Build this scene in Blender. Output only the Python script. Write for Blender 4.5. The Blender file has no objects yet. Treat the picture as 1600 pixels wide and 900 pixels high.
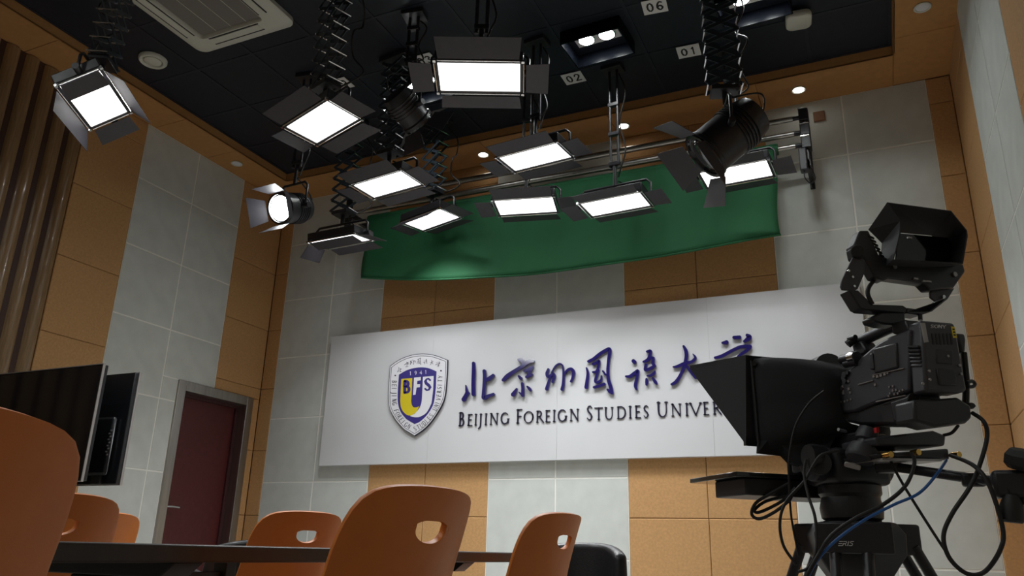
import bpy, bmesh, math, random
from mathutils import Vector, Matrix
random.seed(7)
C = bpy.context.scene.collection
SC = bpy.context.scene
R = math.radians
V = Vector

# ------------------------------------------------------------------ camera
EYE = V((0.0, 0.0, 0.74))
FPX = 1230.9                      # focal length in pixels of the 1600x900 frame
YAW, PITCH, ROLL = 0.4381, 0.3227, 0.0265
fw = V((-math.sin(YAW)*math.cos(PITCH), math.cos(YAW)*math.cos(PITCH), math.sin(PITCH)))
rt0 = V((math.cos(YAW), math.sin(YAW), 0)); up0 = rt0.cross(fw)
rt = math.cos(ROLL)*rt0 + math.sin(ROLL)*up0
up = -math.sin(ROLL)*rt0 + math.cos(ROLL)*up0
cd = bpy.data.cameras.new('camera'); cam = bpy.data.objects.new('camera', cd); C.objects.link(cam)
cd.sensor_fit = 'HORIZONTAL'; cd.sensor_width = 36.0; cd.lens = FPX/1600*36.0
cd.clip_start = 0.02; cd.clip_end = 60
cam.matrix_world = Matrix.Translation(EYE) @ Matrix((rt, up, -fw)).transposed().to_4x4()
SC.camera = cam

# ------------------------------------------------------------------ world and exposure
w = bpy.data.worlds.new('studio_world'); SC.world = w; w.use_nodes = True
w.node_tree.nodes['Background'].inputs[0].default_value = (0.02, 0.022, 0.025, 1)
w.node_tree.nodes['Background'].inputs[1].default_value = 0.2
SC.view_settings.view_transform = 'Standard'; SC.view_settings.look = 'None'
SC.view_settings.exposure = 0.45; SC.view_settings.gamma = 1.0
SC.view_settings.use_curve_mapping = False
PANEL_FACE = 2.2                  # glow of the LED panel faces
PANEL_WATT = 8.2                 # beam of each LED panel
PANEL_SPREAD = 115.0              # beam angle in degrees
SPOT_LIGHT = 25.0                 # fresnel lens
CAN_LIGHT = 120.0                  # twin ceiling lamps
DOWN_LIGHT = 10.0                 # soffit downlights

# ------------------------------------------------------------------ measured room
XL, XR, D = -5.517, 0.782, 5.972          # left, right and back panel faces
ZS, ZC = 4.217, 4.298                     # soffit, black ceiling
YR = -3.4                                 # wall behind the viewer
OX0, OX1, OY1 = -5.14, 0.40, 5.545        # opening of the dark ceiling

def ray(u, v):
    return fw + (u-800)/FPX*rt + (450-v)/FPX*up
def on_y(u, v, y): d = ray(u, v); return EYE + d*((y-EYE.y)/d.y)
def on_x(u, v, x): d = ray(u, v); return EYE + d*((x-EYE.x)/d.x)
def on_z(u, v, z): d = ray(u, v); return EYE + d*((z-EYE.z)/d.z)
def on_pl(u, v, p, n): d = ray(u, v); return EYE + d*((p-EYE).dot(n)/d.dot(n))

# ------------------------------------------------------------------ materials
def mat(name, col, rough=0.5, metal=0.0, noise=0.0, nscale=40.0, bump=0.0, bscale=200.0, spec=0.5, emit=None, estr=0.0, coat=0.0, stretch=None, alpha=None):
    m = bpy.data.materials.new(name); m.use_nodes = True
    nt = m.node_tree; b = nt.nodes['Principled BSDF']
    b.inputs['Base Color'].default_value = (*col, 1); b.inputs['Roughness'].default_value = rough
    b.inputs['Metallic'].default_value = metal; b.inputs['Specular IOR Level'].default_value = spec
    b.inputs['Coat Weight'].default_value = coat
    if emit: b.inputs['Emission Color'].default_value = (*emit, 1); b.inputs['Emission Strength'].default_value = estr
    if noise or bump:
        tc = nt.nodes.new('ShaderNodeTexCoord'); mp = nt.nodes.new('ShaderNodeMapping')
        nt.links.new(tc.outputs['Object'], mp.inputs['Vector'])
        if stretch: mp.inputs['Scale'].default_value = stretch
    if noise:
        n = nt.nodes.new('ShaderNodeTexNoise'); n.inputs['Scale'].default_value = nscale; n.inputs['Detail'].default_value = 5
        nt.links.new(mp.outputs[0], n.inputs['Vector'])
        r = nt.nodes.new('ShaderNodeValToRGB')
        r.color_ramp.elements[0].color = (*[c*(1-noise) for c in col], 1); r.color_ramp.elements[0].position = .3
        r.color_ramp.elements[1].color = (*[min(1, c*(1+noise)) for c in col], 1); r.color_ramp.elements[1].position = .7
        nt.links.new(n.outputs['Fac'], r.inputs['Fac']); nt.links.new(r.outputs['Color'], b.inputs['Base Color'])
    if bump:
        n2 = nt.nodes.new('ShaderNodeTexNoise'); n2.inputs['Scale'].default_value = bscale; n2.inputs['Detail'].default_value = 3
        nt.links.new(mp.outputs[0], n2.inputs['Vector'])
        bp = nt.nodes.new('ShaderNodeBump'); bp.inputs['Strength'].default_value = bump; bp.inputs['Distance'].default_value = .002
        nt.links.new(n2.outputs['Fac'], bp.inputs['Height']); nt.links.new(bp.outputs['Normal'], b.inputs['Normal'])
    return m
M = {}
M['white_panel'] = mat('white_fabric_panel', (.575, .60, .575), .85, noise=.05, nscale=8, bump=.25, bscale=350)
M['joint_white'] = mat('pale_joint', (.82, .82, .77), .7)
M['orange_panel'] = mat('orange_board_panel', (.50, .28, .115), .8, noise=.10, nscale=60, bump=.25, bscale=260)
M['joint_orange'] = mat('brown_joint', (.22, .095, .03), .8)
M['soffit'] = mat('soffit_board', (.44, .22, .075), .7, noise=.06, nscale=20)
M['slat'] = mat('varnished_slat', (.25, .155, .075), .28, noise=.2, nscale=14, stretch=(6, 6, .5), coat=.4)
M['slat_gap'] = mat('slat_groove', (.05, .02, .012), .6)
M['ceil_tile'] = mat('dark_ceiling_tile', (.0065, .0105, .020), .55, noise=.2, nscale=12)
M['ceil_bar'] = mat('dark_ceiling_bar', (.011, .015, .025), .5)
M['floor'] = mat('grey_vinyl_floor', (.36, .35, .32), .35, noise=.1, nscale=5)
M['plain_wall'] = mat('plain_wall', (.45, .42, .36), .85, noise=.05, nscale=4)
M['steel'] = mat('brushed_steel', (.42, .40, .37), .35, 1.0, noise=.12, nscale=30, stretch=(1, 1, .05))
M['door'] = mat('maroon_door', (.085, .014, .014), .4, noise=.12, nscale=20)
M['door_dark'] = mat('maroon_reveal', (.05, .012, .014), .5)
M['chrome'] = mat('chrome', (.75, .75, .75), .15, 1.0)
M['black_metal'] = mat('black_metal', (.018, .018, .022), .38, noise=.15, nscale=30)
M['flap'] = mat('flap_paint', (.030, .027, .034), .5, noise=.1, nscale=20)
M['black_plastic'] = mat('black_plastic', (.022, .022, .025), .42, bump=.12, bscale=500)
M['grey_plastic'] = mat('charcoal_plastic', (.046, .046, .054), .45, bump=.15, bscale=600)
M['gloss_black'] = mat('gloss_black', (.01, .01, .012), .12, coat=.5)
M['shade_black'] = mat('shade_black', (.002, .0025, .004), .22, spec=.1)
M['rubber'] = mat('black_rubber', (.012, .012, .012), .6)
M['cloth_black'] = mat('black_shroud_cloth', (.015, .015, .017), .95, bump=.4, bscale=90)
M['hood'] = mat('matt_hood_board', (.026, .026, .029), .75)
M['bar_alu'] = mat('dull_scissor_bar', (.030, .042, .055), .4, .3)
M['sign_board'] = mat('white_sign_board', (.60, .61, .63), .45, noise=.015, nscale=3)
M['navy'] = mat('navy_acrylic', (.020, .015, .115), .10, coat=.6, spec=.7)
M['ink'] = mat('dark_ink_letter', (.020, .018, .040), .3)
M['crest_white'] = mat('crest_white', (.72, .72, .76), .4)
M['crest_navy'] = mat('crest_navy', (.040, .030, .19), .4)
M['crest_yellow'] = mat('crest_yellow', (.62, .50, .02), .4)
M['green'] = mat('green_backdrop', (.008, .10, .034), .8, noise=.12, nscale=2.5, bump=.3, bscale=12)
M['orange'] = mat('orange_plastic', (.72, .215, .036), .42, noise=.03, nscale=30, bump=.08, bscale=700)
M['table'] = mat('dark_table_top', (.035, .028, .026), .35, noise=.15, nscale=30)
M['table_leg'] = mat('black_steel', (.02, .02, .02), .45, .3)
M['leather'] = mat('black_leather', (.012, .012, .014), .35, bump=.3, bscale=150)
M['ac_white'] = mat('ac_cover_plastic', (.62, .63, .56), .5)
M['ac_grille'] = mat('ac_grille', (.20, .185, .17), .7)
M['placard'] = mat('paper_placard', (.8, .8, .8), .7)
M['print'] = mat('black_print', (.02, .02, .02), .7)
M['screen'] = mat('tv_screen', (.006, .006, .007), .08, spec=.6)
M['bezel'] = mat('tv_silver_bezel', (.36, .34, .33), .35, .6)
M['tv_back'] = mat('tv_back_plastic', (.008, .009, .011), .3)
M['white_print'] = mat('white_print', (.7, .7, .7), .5)
M['yellow_print'] = mat('yellow_print', (.75, .60, .03), .5)
M['red'] = mat('red_plastic', (.6, .02, .02), .4)
M['brass'] = mat('brass', (.75, .45, .12), .25, 1.0)
M['blue_cable'] = mat('blue_cable', (.02, .12, .40), .4)
M['outlet'] = mat('brown_plate', (.20, .09, .04), .6)
M['glass_dark'] = mat('dark_lens_glass', (.02, .02, .025), .05, coat=.8)
M['led'] = mat('led_face', (.9, .9, .9), .5, emit=(1.0, .985, .97), estr=PANEL_FACE)
M['spot'] = mat('spot_lens', (.9, .9, .9), .3, emit=(.95, 1.0, .99), estr=SPOT_LIGHT)
M['can'] = mat('ceiling_lamp_lens', (.9, .9, .9), .3, emit=(.96, 1.0, .98), estr=CAN_LIGHT)
M['down'] = mat('downlight_lens', (.9, .9, .9), .3, emit=(1.0, .95, .85), estr=DOWN_LIGHT)

# ------------------------------------------------------------------ mesh builder
class MB:
    def __init__(s): s.v = []; s.f = []
    def add(s, vs, fs):
        o = len(s.v); s.v += [V(p) for p in vs]; s.f += [tuple(i+o for i in f) for f in fs]; return s
    def box(s, c, d, m=None):
        c = V(c); vs = []
        for x in (-.5, .5):
            for y in (-.5, .5):
                for z in (-.5, .5):
                    p = V((x*d[0], y*d[1], z*d[2])); vs.append(c + (m @ p if m else p))
        return s.add(vs, [(0, 1, 3, 2), (4, 6, 7, 5), (0, 4, 5, 1), (2, 3, 7, 6), (0, 2, 6, 4), (1, 5, 7, 3)])
    def bb(s, a, b): return s.box([(a[i]+b[i])/2 for i in range(3)], [abs(b[i]-a[i]) for i in range(3)])
    def prism(s, pts, vec):
        n = len(pts); vec = V(vec); vs = [V(p) for p in pts] + [V(p)+vec for p in pts]
        fs = [tuple(range(n)), tuple(range(2*n-1, n-1, -1))] + [(i, (i+1) % n, (i+1) % n+n, i+n) for i in range(n)]
        return s.add(vs, fs)
    def loft(s, a, b, caps=True):
        n = len(a); fs = [(i, (i+1) % n, (i+1) % n+n, i+n) for i in range(n)]
        if caps: fs += [tuple(range(n)), tuple(range(2*n-1, n-1, -1))]
        return s.add(list(a)+list(b), fs)
    def tube(s, pts, r, n=8, flat=1.0):
        pts = [V(p) for p in pts]; rings = []; prev = None
        for i, p in enumerate(pts):
            t = (pts[min(i+1, len(pts)-1)]-pts[max(i-1, 0)]).normalized()
            if prev is None:
                a = t.orthogonal().normalized()
            else:
                a = (prev - t*prev.dot(t)); a = a.normalized() if a.length > 1e-6 else t.orthogonal().normalized()
            prev = a; b = t.cross(a); rr = r[i] if isinstance(r, (list, tuple)) else r
            rings.append([p + rr*(math.cos(2*math.pi*k/n)*a + flat*math.sin(2*math.pi*k/n)*b) for k in range(n)])
        vs = [q for g in rings for q in g]; fs = []
        for i in range(len(rings)-1):
            for k in range(n): fs.append((i*n+k, i*n+(k+1) % n, (i+1)*n+(k+1) % n, (i+1)*n+k))
        fs += [tuple(range(n)), tuple(reversed(range((len(rings)-1)*n, len(rings)*n)))]
        return s.add(vs, fs)
    def cyl(s, a, b, r0, r1=None, n=20): return s.tube([a, b], [r0, r0 if r1 is None else r1], n)
    def lathe(s, prof, o, ax, n=28):
        o = V(o); ax = V(ax).normalized(); a = ax.orthogonal().normalized(); b = ax.cross(a); vs = []
        for r, h in prof:
            for k in range(n):
                t = 2*math.pi*k/n; vs.append(o + ax*h + max(r, 1e-4)*(math.cos(t)*a+math.sin(t)*b))
        fs = [(i*n+k, i*n+(k+1) % n, (i+1)*n+(k+1) % n, (i+1)*n+k) for i in range(len(prof)-1) for k in range(n)]
        fs += [tuple(range(n)), tuple(reversed(range((len(prof)-1)*n, len(prof)*n)))]
        return s.add(vs, fs)
    def mesh(s, name, m, off=None, smooth=None):
        me = bpy.data.meshes.new(name)
        vs = [p-off for p in s.v] if off is not None else s.v
        me.from_pydata([tuple(p) for p in vs], [], s.f); me.update()
        bm = bmesh.new(); bm.from_mesh(me); bmesh.ops.recalc_face_normals(bm, faces=bm.faces); bm.to_mesh(me); bm.free()
        if m is not None: me.materials.append(M[m] if isinstance(m, str) else m)
        if smooth is not None:
            me.shade_smooth(); me.set_sharp_from_angle(angle=R(smooth))
        return me
    def build(s, name, m, parent=None, smooth=None, bevel=None, local=False, seg=2, origin=None):
        """one mesh object. World coordinates unless local (then the parent's own frame)."""
        off = None; pl = V((0, 0, 0))
        if parent is not None and not local:
            pl = root_loc(parent)
        if origin is not None: o_ = V(origin)
        elif parent is not None: o_ = pl
        elif s.v:
            xs = [p.x for p in s.v]; ys = [p.y for p in s.v]; zs = [p.z for p in s.v]
            o_ = V(((min(xs)+max(xs))/2, (min(ys)+max(ys))/2, min(zs)))
        off = o_ if not (local and parent is not None) else V((0, 0, 0))
        me = s.mesh(name, m, off, smooth)
        o = bpy.data.objects.new(name, me); C.objects.link(o)
        o.location = (off - pl) if not local else off
        if parent is not None: o.parent = parent
        if bevel:
            b = o.modifiers.new('bevel', 'BEVEL'); b.width = bevel; b.segments = seg; b.limit_method = 'ANGLE'; b.angle_limit = R(40)
            if smooth is None: me.shade_smooth(); me.set_sharp_from_angle(angle=R(50))
        return o
def root_loc(o):
    p = V(o.location)
    while o.parent is not None: o = o.parent; p = p + V(o.location)
    return p
def tag(o, label, cat, group=None):
    o['label'] = label; o['category'] = cat
    if group: o['group'] = group
    return o
def thing(name, label, cat, loc=(0, 0, 0), rotz=0.0, group=None):
    o = bpy.data.objects.new(name, None); C.objects.link(o); o.location = loc; o.rotation_euler = (0, 0, rotz)
    o.empty_display_size = .1
    return tag(o, label, cat, group)
def struct(name, mb, m, **k):
    o = mb.build(name, m, **k); o['kind'] = 'structure'; return o
def inst(name, me, loc, parent=None, rot=None):
    o = bpy.data.objects.new(name, me); C.objects.link(o); o.location = loc
    if parent is not None: o.parent = parent
    if rot is not None: o.rotation_euler = rot
    return o
def cat(pts, n=8):
    """Catmull-Rom through points of any dimension"""
    P = [pts[0]] + list(pts) + [pts[-1]]; out = []
    for i in range(1, len(P)-2):
        for k in range(n):
            t = k/n
            out.append(tuple(.5*((2*b)+(c-a)*t+(2*a-5*b+4*c-d)*t*t+(-a+3*b-3*c+d)*t**3) for a, b, c, d in zip(P[i-1], P[i], P[i+1], P[i+2])))
    out.append(tuple(pts[-1])); return out
def rx(a): return Matrix.Rotation(a, 3, 'X')
def rz(a): return Matrix.Rotation(a, 3, 'Z')

# ================================================================== SETTING
struct('floor', MB().bb((XL-.1, YR-.1, -.1), (XR+.1, D+.1, 0)), 'floor')
# wall bodies (panels stand proud of them by 20 mm)
DOOR = (4.947, 5.877, 2.095)
wb = struct('wall_back', MB().bb((XL-.1, D+.02, 0), (XR+.1, D+.12, 4.5)), 'joint_orange')
mbL = MB().bb((XL-.15, YR, 0), (XL-.02, DOOR[0]+.04, 4.5)).bb((XL-.15, DOOR[1]-.04, 0), (XL-.02, D+.02, 4.5)).bb((XL-.15, DOOR[0]+.04, DOOR[2]-.04), (XL-.02, DOOR[1]-.04, 4.5))
wl = struct('wall_left', mbL, 'joint_orange')
wr = struct('wall_right', MB().bb((XR+.02, YR, 0), (XR+.12, D+.02, 4.5)), 'joint_orange')
struct('wall_rear', MB().bb((XL-.1, YR-.1, 0), (XR+.1, YR, 4.5)), 'plain_wall')
struct('baseboard_back', MB().bb((XL, D-.004, 0), (XR, D+.02, .1)), 'joint_orange')
struct('baseboard_left', MB().bb((XL-.02, 2.0, 0), (XL+.004, DOOR[0], .1)), 'joint_orange')
struct('baseboard_right', MB().bb((XR-.004, 2.0, 0), (XR+.02, D, .1)), 'joint_orange')

_pm = {}
def panel_mesh(w_, h_, m, axis):
    """a bevelled board w x h, 20 mm thick, face towards the room; axis B (faces -Y), L (faces +X), Rr (faces -X)"""
    k = (round(w_, 3), round(h_, 3), m, axis)
    if k in _pm: return _pm[k]
    a, b, t, g = w_/2-(.006 if m == 'white_panel' else .002), h_/2-(.006 if m == 'white_panel' else .002), .02, (.002 if m == 'white_panel' else .005)
    back = [(-a, -b), (a, -b), (a, b), (-a, b)]; front = [(-a+g, -b+g), (a-g, -b+g), (a-g, b-g), (-a+g, b-g)]
    def P(q, d):
        if axis == 'B': return (q[0], -d, q[1])
        if axis == 'L': return (d, q[0], q[1])
        return (-d, q[0], q[1])
    mb = MB().loft([P(q, t-g*.7) for q in back], [P(q, t) for q in front], False)
    mb.add([P(q, 0) for q in back]+[P(q, t-g*.7) for q in back], [(i, (i+1) % 4, (i+1) % 4+4, i+4) for i in range(4)])
    mb.add([P(q, t) for q in front], [(0, 1, 2, 3)])
    _pm[k] = mb.mesh('wall_panel', m); return _pm[k]
def clip_rect(r, h):
    a0, a1, z0, z1 = r; b0, b1, zt = h
    if a1 <= b0 or a0 >= b1 or z0 >= zt: return [r]
    out = []
    if z1 > zt: out.append((a0, a1, zt, z1)); z1 = zt
    if a0 < b0: out.append((a0, b0, z0, z1))
    if a1 > b1: out.append((b1, a1, z0, z1))
    return [q for q in out if q[1]-q[0] > .015 and q[3]-q[2] > .015]
def panels(wall, axis, cols, kind, hole=None):
    m = 'white_panel' if kind == 'w' else 'orange_panel'
    rows = [.1+.6*k for k in range(7)] if kind == 'w' else [.1]+[.4+.6*k for k in range(7)]
    rows = [z for z in rows if z < ZS-.02] + [ZS]
    for a0, a1 in zip(cols[:-1], cols[1:]):
        for z0, z1 in zip(rows[:-1], rows[1:]):
            for q in (clip_rect((a0, a1, z0, z1), hole) if hole else [(a0, a1, z0, z1)]):
                me = panel_mesh(q[1]-q[0], q[3]-q[2], m, axis); c = (q[0]+q[1])/2; zc = (q[2]+q[3])/2
                loc = {'B': (c, D+.02, zc), 'L': (XL-.02, c, zc), 'R': (XR+.02, c, zc)}[axis]
                inst('wall_panel', me, V(loc)-V(wall.location), wall)
BX = [XL, -5.353, -4.759, -4.156, -3.575, -2.969, -2.373, -1.775, -1.180, -.570, .024, .619, XR]
panels(wb, 'B', BX[0:2], 'o'); panels(wb, 'B', BX[1:4], 'w'); panels(wb, 'B', BX[3:6], 'o'); panels(wb, 'B', BX[5:8], 'w')
panels(wb, 'B', BX[7:10], 'o'); panels(wb, 'B', BX[9:12], 'w'); panels(wb, 'B', BX[11:13], 'o')
panels(wl, 'L', [3.62, 4.183], 'o', DOOR); panels(wl, 'L', [4.183, 4.777, 5.373], 'w', DOOR); panels(wl, 'L', [5.373, D], 'o', DOOR)
panels(wr, 'R', [5.174, D], 'o'); panels(wr, 'R', [3.954, 4.561, 5.174], 'w'); panels(wr, 'R', [2.75, 3.354, 3.954], 'o')
panels(wr, 'R', [1.534, 2.142, 2.75], 'w'); panels(wr, 'R', [.33, .93, 1.534], 'o'); panels(wr, 'R', [-.87, -.27, .33], 'w'); panels(wr, 'R', [-3.4, -2.13, -.87], 'o')
panels(wl, 'L', [0, .6, 1.2], 'w'); panels(wl, 'L', [-1.2, -.6, 0], 'o'); panels(wl, 'L', [-3.4, -2.3, -1.2], 'w')
# pale backing behind the white fields so that their joints read light
for a, b in ((BX[1], BX[3]), (BX[5], BX[7]), (BX[9], BX[11])):
    MB().bb((a, D+.0025, .1), (b, D+.0195, ZS)).build('joint_backing', 'joint_white', wb)
MB().bb((XL-.0195, 4.183, DOOR[2]), (XL-.0025, 5.373, ZS)).bb((XL-.0195, 4.183, .1), (XL-.0025, DOOR[0], DOOR[2])).build('joint_backing', 'joint_white', wl)
MB().bb((XR+.0025, 3.954, .1), (XR+.0195, 5.174, ZS)).build('joint_backing', 'joint_white', wr)
# varnished vertical slats at the left
sl = MB()
MB().bb((XL-.02, 1.2, 0), (XL-.012, 3.62, ZS)).build('slat_backing', 'slat_gap', wl)
y = 3.62; me = None
prof = [(0, 0), (.012, .018), (.03, .026), (.055, .03), (.08, .026), (.098, .018), (.11, 0)]
for i in range(15):
    if me is None:
        me = MB().prism([(d, -a, 0) for a, d in prof], (0, 0, ZS-.02)).mesh('slat', 'slat', None, 60)
    inst('slat', me, V((XL-.013, y, .01))-V(wl.location), wl); y -= .152

# soffit ring and its fascia, board joints as real gaps
sf = struct('ceiling_soffit', MB().bb((XL-.02, YR, ZS+.012), (OX0-.012, D+.02, ZC+.1)).bb((OX1+.012, YR, ZS+.012), (XR+.02, D+.02, ZC+.1)).bb((OX0-.012, OY1+.012, ZS+.012), (OX1+.012, D+.02, ZC+.1)), 'joint_orange')
def board(a, b, nm='soffit_board'): MB().bb(a, b).build(nm, 'soffit', sf, bevel=.003, seg=1)
ys = [YR, -1.9, -.7, .5, 1.2, 1.82, 3.038, 4.25, 4.858, D]
for a, b in zip(ys[:-1], ys[1:]):
    board((XL-.02, a+.0015, ZS), (OX0, b-.0015, ZS+.012)); 
ys2 = [YR, -1.0, .9, 1.7, 2.9, 4.1, 5.34, D]
for a, b in zip(ys2[:-1], ys2[1:]): board((OX1, a+.0015, ZS), (XR+.02, b-.0015, ZS+.012))
xs = [OX0, -4.16, -2.97, -1.77, -.57, OX1]
for a, b in zip(xs[:-1], xs[1:]): board((a+.0015, OY1, ZS), (b-.0015, D+.02, ZS+.012))
board((OX0-.012, YR, ZS), (OX0, OY1, ZC+.02), 'fascia_board'); board((OX1, YR, ZS), (OX1+.012, OY1, ZC+.02), 'fascia_board'); board((OX0, OY1, ZS), (OX1, OY1+.012, ZC+.02), 'fascia_board')
# dark lay-in ceiling
ce = struct('ceiling', MB().bb((XL, YR, ZC+.03), (XR, D, ZC+.1)), 'ceil_tile')
tm = None; tw = (OX1-OX0)/10
ty = [OY1-.577*k for k in range(7)]
for i in range(10):
    for j in range(6):
        if tm is None: tm = MB().box((0, 0, .01), (tw-.026, .551, .018)).mesh('ceiling_tile', 'ceil_tile')
        inst('ceiling_tile', tm, V((OX0+tw*(i+.5), ty[j]-.2885, ZC))-V(ce.location), ce)
for i in range(11): MB().box((min(max(OX0+tw*i, OX0+.012), OX1-.012), (ty[0]+ty[6])/2, ZC), (.024, ty[0]-ty[6], .006)).build('ceiling_bar', 'ceil_bar', ce)
for j in range(7): MB().box(((OX0+OX1)/2, min(ty[j], OY1-.012), ZC+.001), (OX1-OX0, .024, .006)).build('ceiling_bar', 'ceil_bar', ce)
MB().bb((OX0, YR, ZC), (OX1, ty[6]-.012, ZC+.02)).build('ceiling_field', 'ceil_tile', ce)

# ------------------------------------------------------------------ door
dr = bpy.data.objects.new('door_1', None); C.objects.link(dr); dr.location = (XL-.1, (DOOR[0]+DOOR[1])/2, 0); dr['kind'] = 'structure'
fwid = .085
fr = MB(); y0, y1, zt = DOOR
for a, b in (((XL-.12, y0, 0), (XL+.018, y0+fwid, zt)), ((XL-.12, y1-fwid, 0), (XL+.018, y1, zt)), ((XL-.12, y0+fwid, zt-fwid), (XL+.018, y1-fwid, zt))): fr.bb(a, b)
fr.build('door_frame', 'steel', dr, bevel=.004)
MB().bb((XL-.15, y0+fwid, .005), (XL-.105, y1-fwid, zt-fwid)).build('door_leaf', 'door', dr, bevel=.003)
st = MB().bb((XL-.105, y1-fwid-.03, 0), (XL-.085, y1-fwid, zt-fwid)).bb((XL-.105, y0+fwid, zt-fwid-.03), (XL-.085, y1-fwid-.03, zt-fwid))
st.build('door_stop', 'door_dark', dr)
hy = y0+fwid+.06
h = MB().cyl((XL-.105, hy, 1.03), (XL-.095, hy, 1.03), .026).cyl((XL-.1, hy, 1.03), (XL-.05, hy, 1.03), .009).tube([(XL-.05, hy-.008, 1.03), (XL-.05, hy+.05, 1.032), (XL-.052, hy+.13, 1.028)], .009)
h.build('door_handle', 'chrome', dr, smooth=40)

# ================================================================== WALL SIGN
SY = D-.06
sg = thing('wall_sign', 'wide white board with blue calligraphy, capitals and shield crest on back wall', 'sign', (-2.335, SY, 1.436))
sx = [-4.665, -3.53, -2.34, -1.10, -.005]; SZ0, SZ1 = 1.436, 2.650
for a, b in zip(sx[:-1], sx[1:]): MB().bb((a+.0003, SY, SZ0), (b-.0003, D-.001, SZ1)).build('board', 'sign_board', sg, bevel=.0006, seg=1)

# ---- brush strokes: (x, y, half width) in tracing units
def stroke_outline(pts, n=6, cap=6):
    S = cat([tuple(map(float, p)) for p in pts], n); L_, R_ = [], []
    for i, p in enumerate(S):
        a = S[max(i-1, 0)]; b = S[min(i+1, len(S)-1)]; dx, dy = b[0]-a[0], b[1]-a[1]; l = math.hypot(dx, dy) or 1
        nx, ny = -dy/l, dx/l; L_.append((p[0]+nx*p[2], p[1]+ny*p[2])); R_.append((p[0]-nx*p[2], p[1]-ny*p[2]))
    def capf(p, a, b):
        ang = math.atan2(a[1]-p[1], a[0]-p[0]); return [(p[0]+p[2]*math.cos(ang-math.pi*k/cap), p[1]+p[2]*math.sin(ang-math.pi*k/cap)) for k in range(1, cap)]
    return L_, capf(S[-1], L_[-1], R_[-1]), R_, capf(S[0], R_[0], L_[0])
def stroke_mesh(mb, pts, to3, thick, n=6):
    """a solid ribbon with round ends; to3 maps a tracing point to the face plane, thick is the offset to the back"""
    L_, c1, R_, c0 = stroke_outline(pts, n)
    th = V(thick)
    def quad(poly):
        mb.prism([to3(*q) for q in poly], th)
    m = len(L_)
    vs = [to3(*q) for q in L_]+[to3(*q) for q in R_]; vb = [p+th for p in vs]; fs = []
    for i in range(m-1): fs += [(i, i+1, m+i+1, m+i), (2*m+i, 3*m+i, 3*m+i+1, 2*m+i+1), (i, 2*m+i, 2*m+i+1, i+1), (m+i, m+i+1, 3*m+i+1, 3*m+i)]
    mb.add(vs+vb, fs)
    quad([L_[-1]]+c1+[R_[-1]]); quad([R_[0]]+c0+[L_[0]])
def zoomed(ox, oy, s): return lambda x, y: (ox+x/s, oy+y/s)
ZB, ZCc, ZD = zoomed(710, 540, 6.427), zoomed(840, 530, 6.427), zoomed(970, 510, 5.0)
CH = [
 (ZB, 6.427, [[(190,175,15),(192,260,18),(188,380,18),(190,488,19)], [(112,398,4),(120,440,12),(122,478,16),(92,540,22)], [(140,474,10),(110,510,18)],
   [(298,254,17),(302,310,16),(298,400,17),(292,490,18),(296,525,20),(340,505,16),(390,488,14)], [(318,345,17),(350,330,20),(388,298,15)]]),
 (ZB, 6.427, [[(652,142,20),(678,152,20),(686,190,12)], [(488,346,15),(530,305,20),(600,257,18),(680,207,17),(740,162,20),(788,155,14)],
   [(702,255,13),(740,240,16),(782,213,13)], [(782,215,11),(755,262,12),(738,292,12)], [(722,315,14),(745,305,13),(775,290,13)], [(645,306,11),(664,328,17)],
   [(680,380,14),(685,430,15),(684,498,17)], [(650,470,6),(678,494,12)], [(624,432,8),(605,465,17),(587,492,21)], [(730,410,9),(750,430,15),(763,448,13)]]),
 (ZCc, 6.427, [[(106,302,12),(92,345,15),(104,376,15),(130,362,12),(152,346,14),(166,372,15),(150,428,13)], [(128,372,8),(106,440,13),(90,498,17)],
   [(138,335,6),(175,272,7),(215,246,8),(248,262,8),(258,320,10),(259,400,13),(255,460,15),(245,502,17)], [(262,352,8),(300,308,12),(338,300,16),(360,332,16),(350,390,13),(334,424,11)]]),
 (ZCc, 6.427, [[(490,288,8),(504,340,13),(496,420,17),(488,482,19)], [(510,222,14),(560,196,14),(620,150,16),(680,112,16),(718,98,17),(724,130,18),(713,200,15),(705,300,15),(710,400,17),(733,480,18),(746,538,17)],
   [(700,504,9),(728,528,18)], [(556,250,13),(598,232,13),(618,216,11),(614,262,13),(590,320,11),(556,330,11)], [(610,312,12),(592,368,13),(578,418,13),(594,434,12),(636,410,12),(640,368,7)],
   [(655,320,9),(680,354,10)], [(566,482,13),(620,468,14),(668,450,15)]]),
 (ZD, 5.0, [[(98,270,15),(106,278,16)], [(40,390,8),(72,390,13),(110,362,13),(134,345,10),(126,400,12),(114,460,13),(122,490,9)],
   [(204,196,9),(232,192,11),(226,225,12),(212,258,13),(176,276,8)], [(226,250,11),(256,246,9),(250,285,13),(266,308,9)], [(196,300,12),(188,340,9),(212,336,11),(240,322,12),(264,306,9)],
   [(205,386,6),(235,382,9),(260,364,11),(266,350,6)], [(200,412,9),(203,436,13),(200,454,9)], [(250,405,9),(268,432,13),(278,446,9)]]),
 (ZD, 5.0, [[(490,154,9),(508,190,14),(511,240,14),(495,310,13),(465,380,12),(430,432,13),(396,452,9)], [(408,316,5),(440,312,11),(500,287,12),(550,276,11),(582,246,11),(564,216,4)],
   [(512,308,9),(545,350,13),(585,396,15)]]),
 (ZD, 5.0, [[(794,128,9),(826,124,17)], [(884,86,13),(928,84,14)], [(986,68,12),(1004,86,20),(964,116,10)], [(736,244,10),(790,230,13),(870,187,12),(940,158,13),(1010,157,15)],
   [(1012,162,12),(980,190,12),(945,212,11),(915,236,9)], [(892,262,8),(940,262,11),(918,300,13),(922,350,13),(884,356,6)], [(838,318,8),(900,304,10),(980,290,11)]]),
]
CY = SY-.022                        # front of the raised characters
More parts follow.
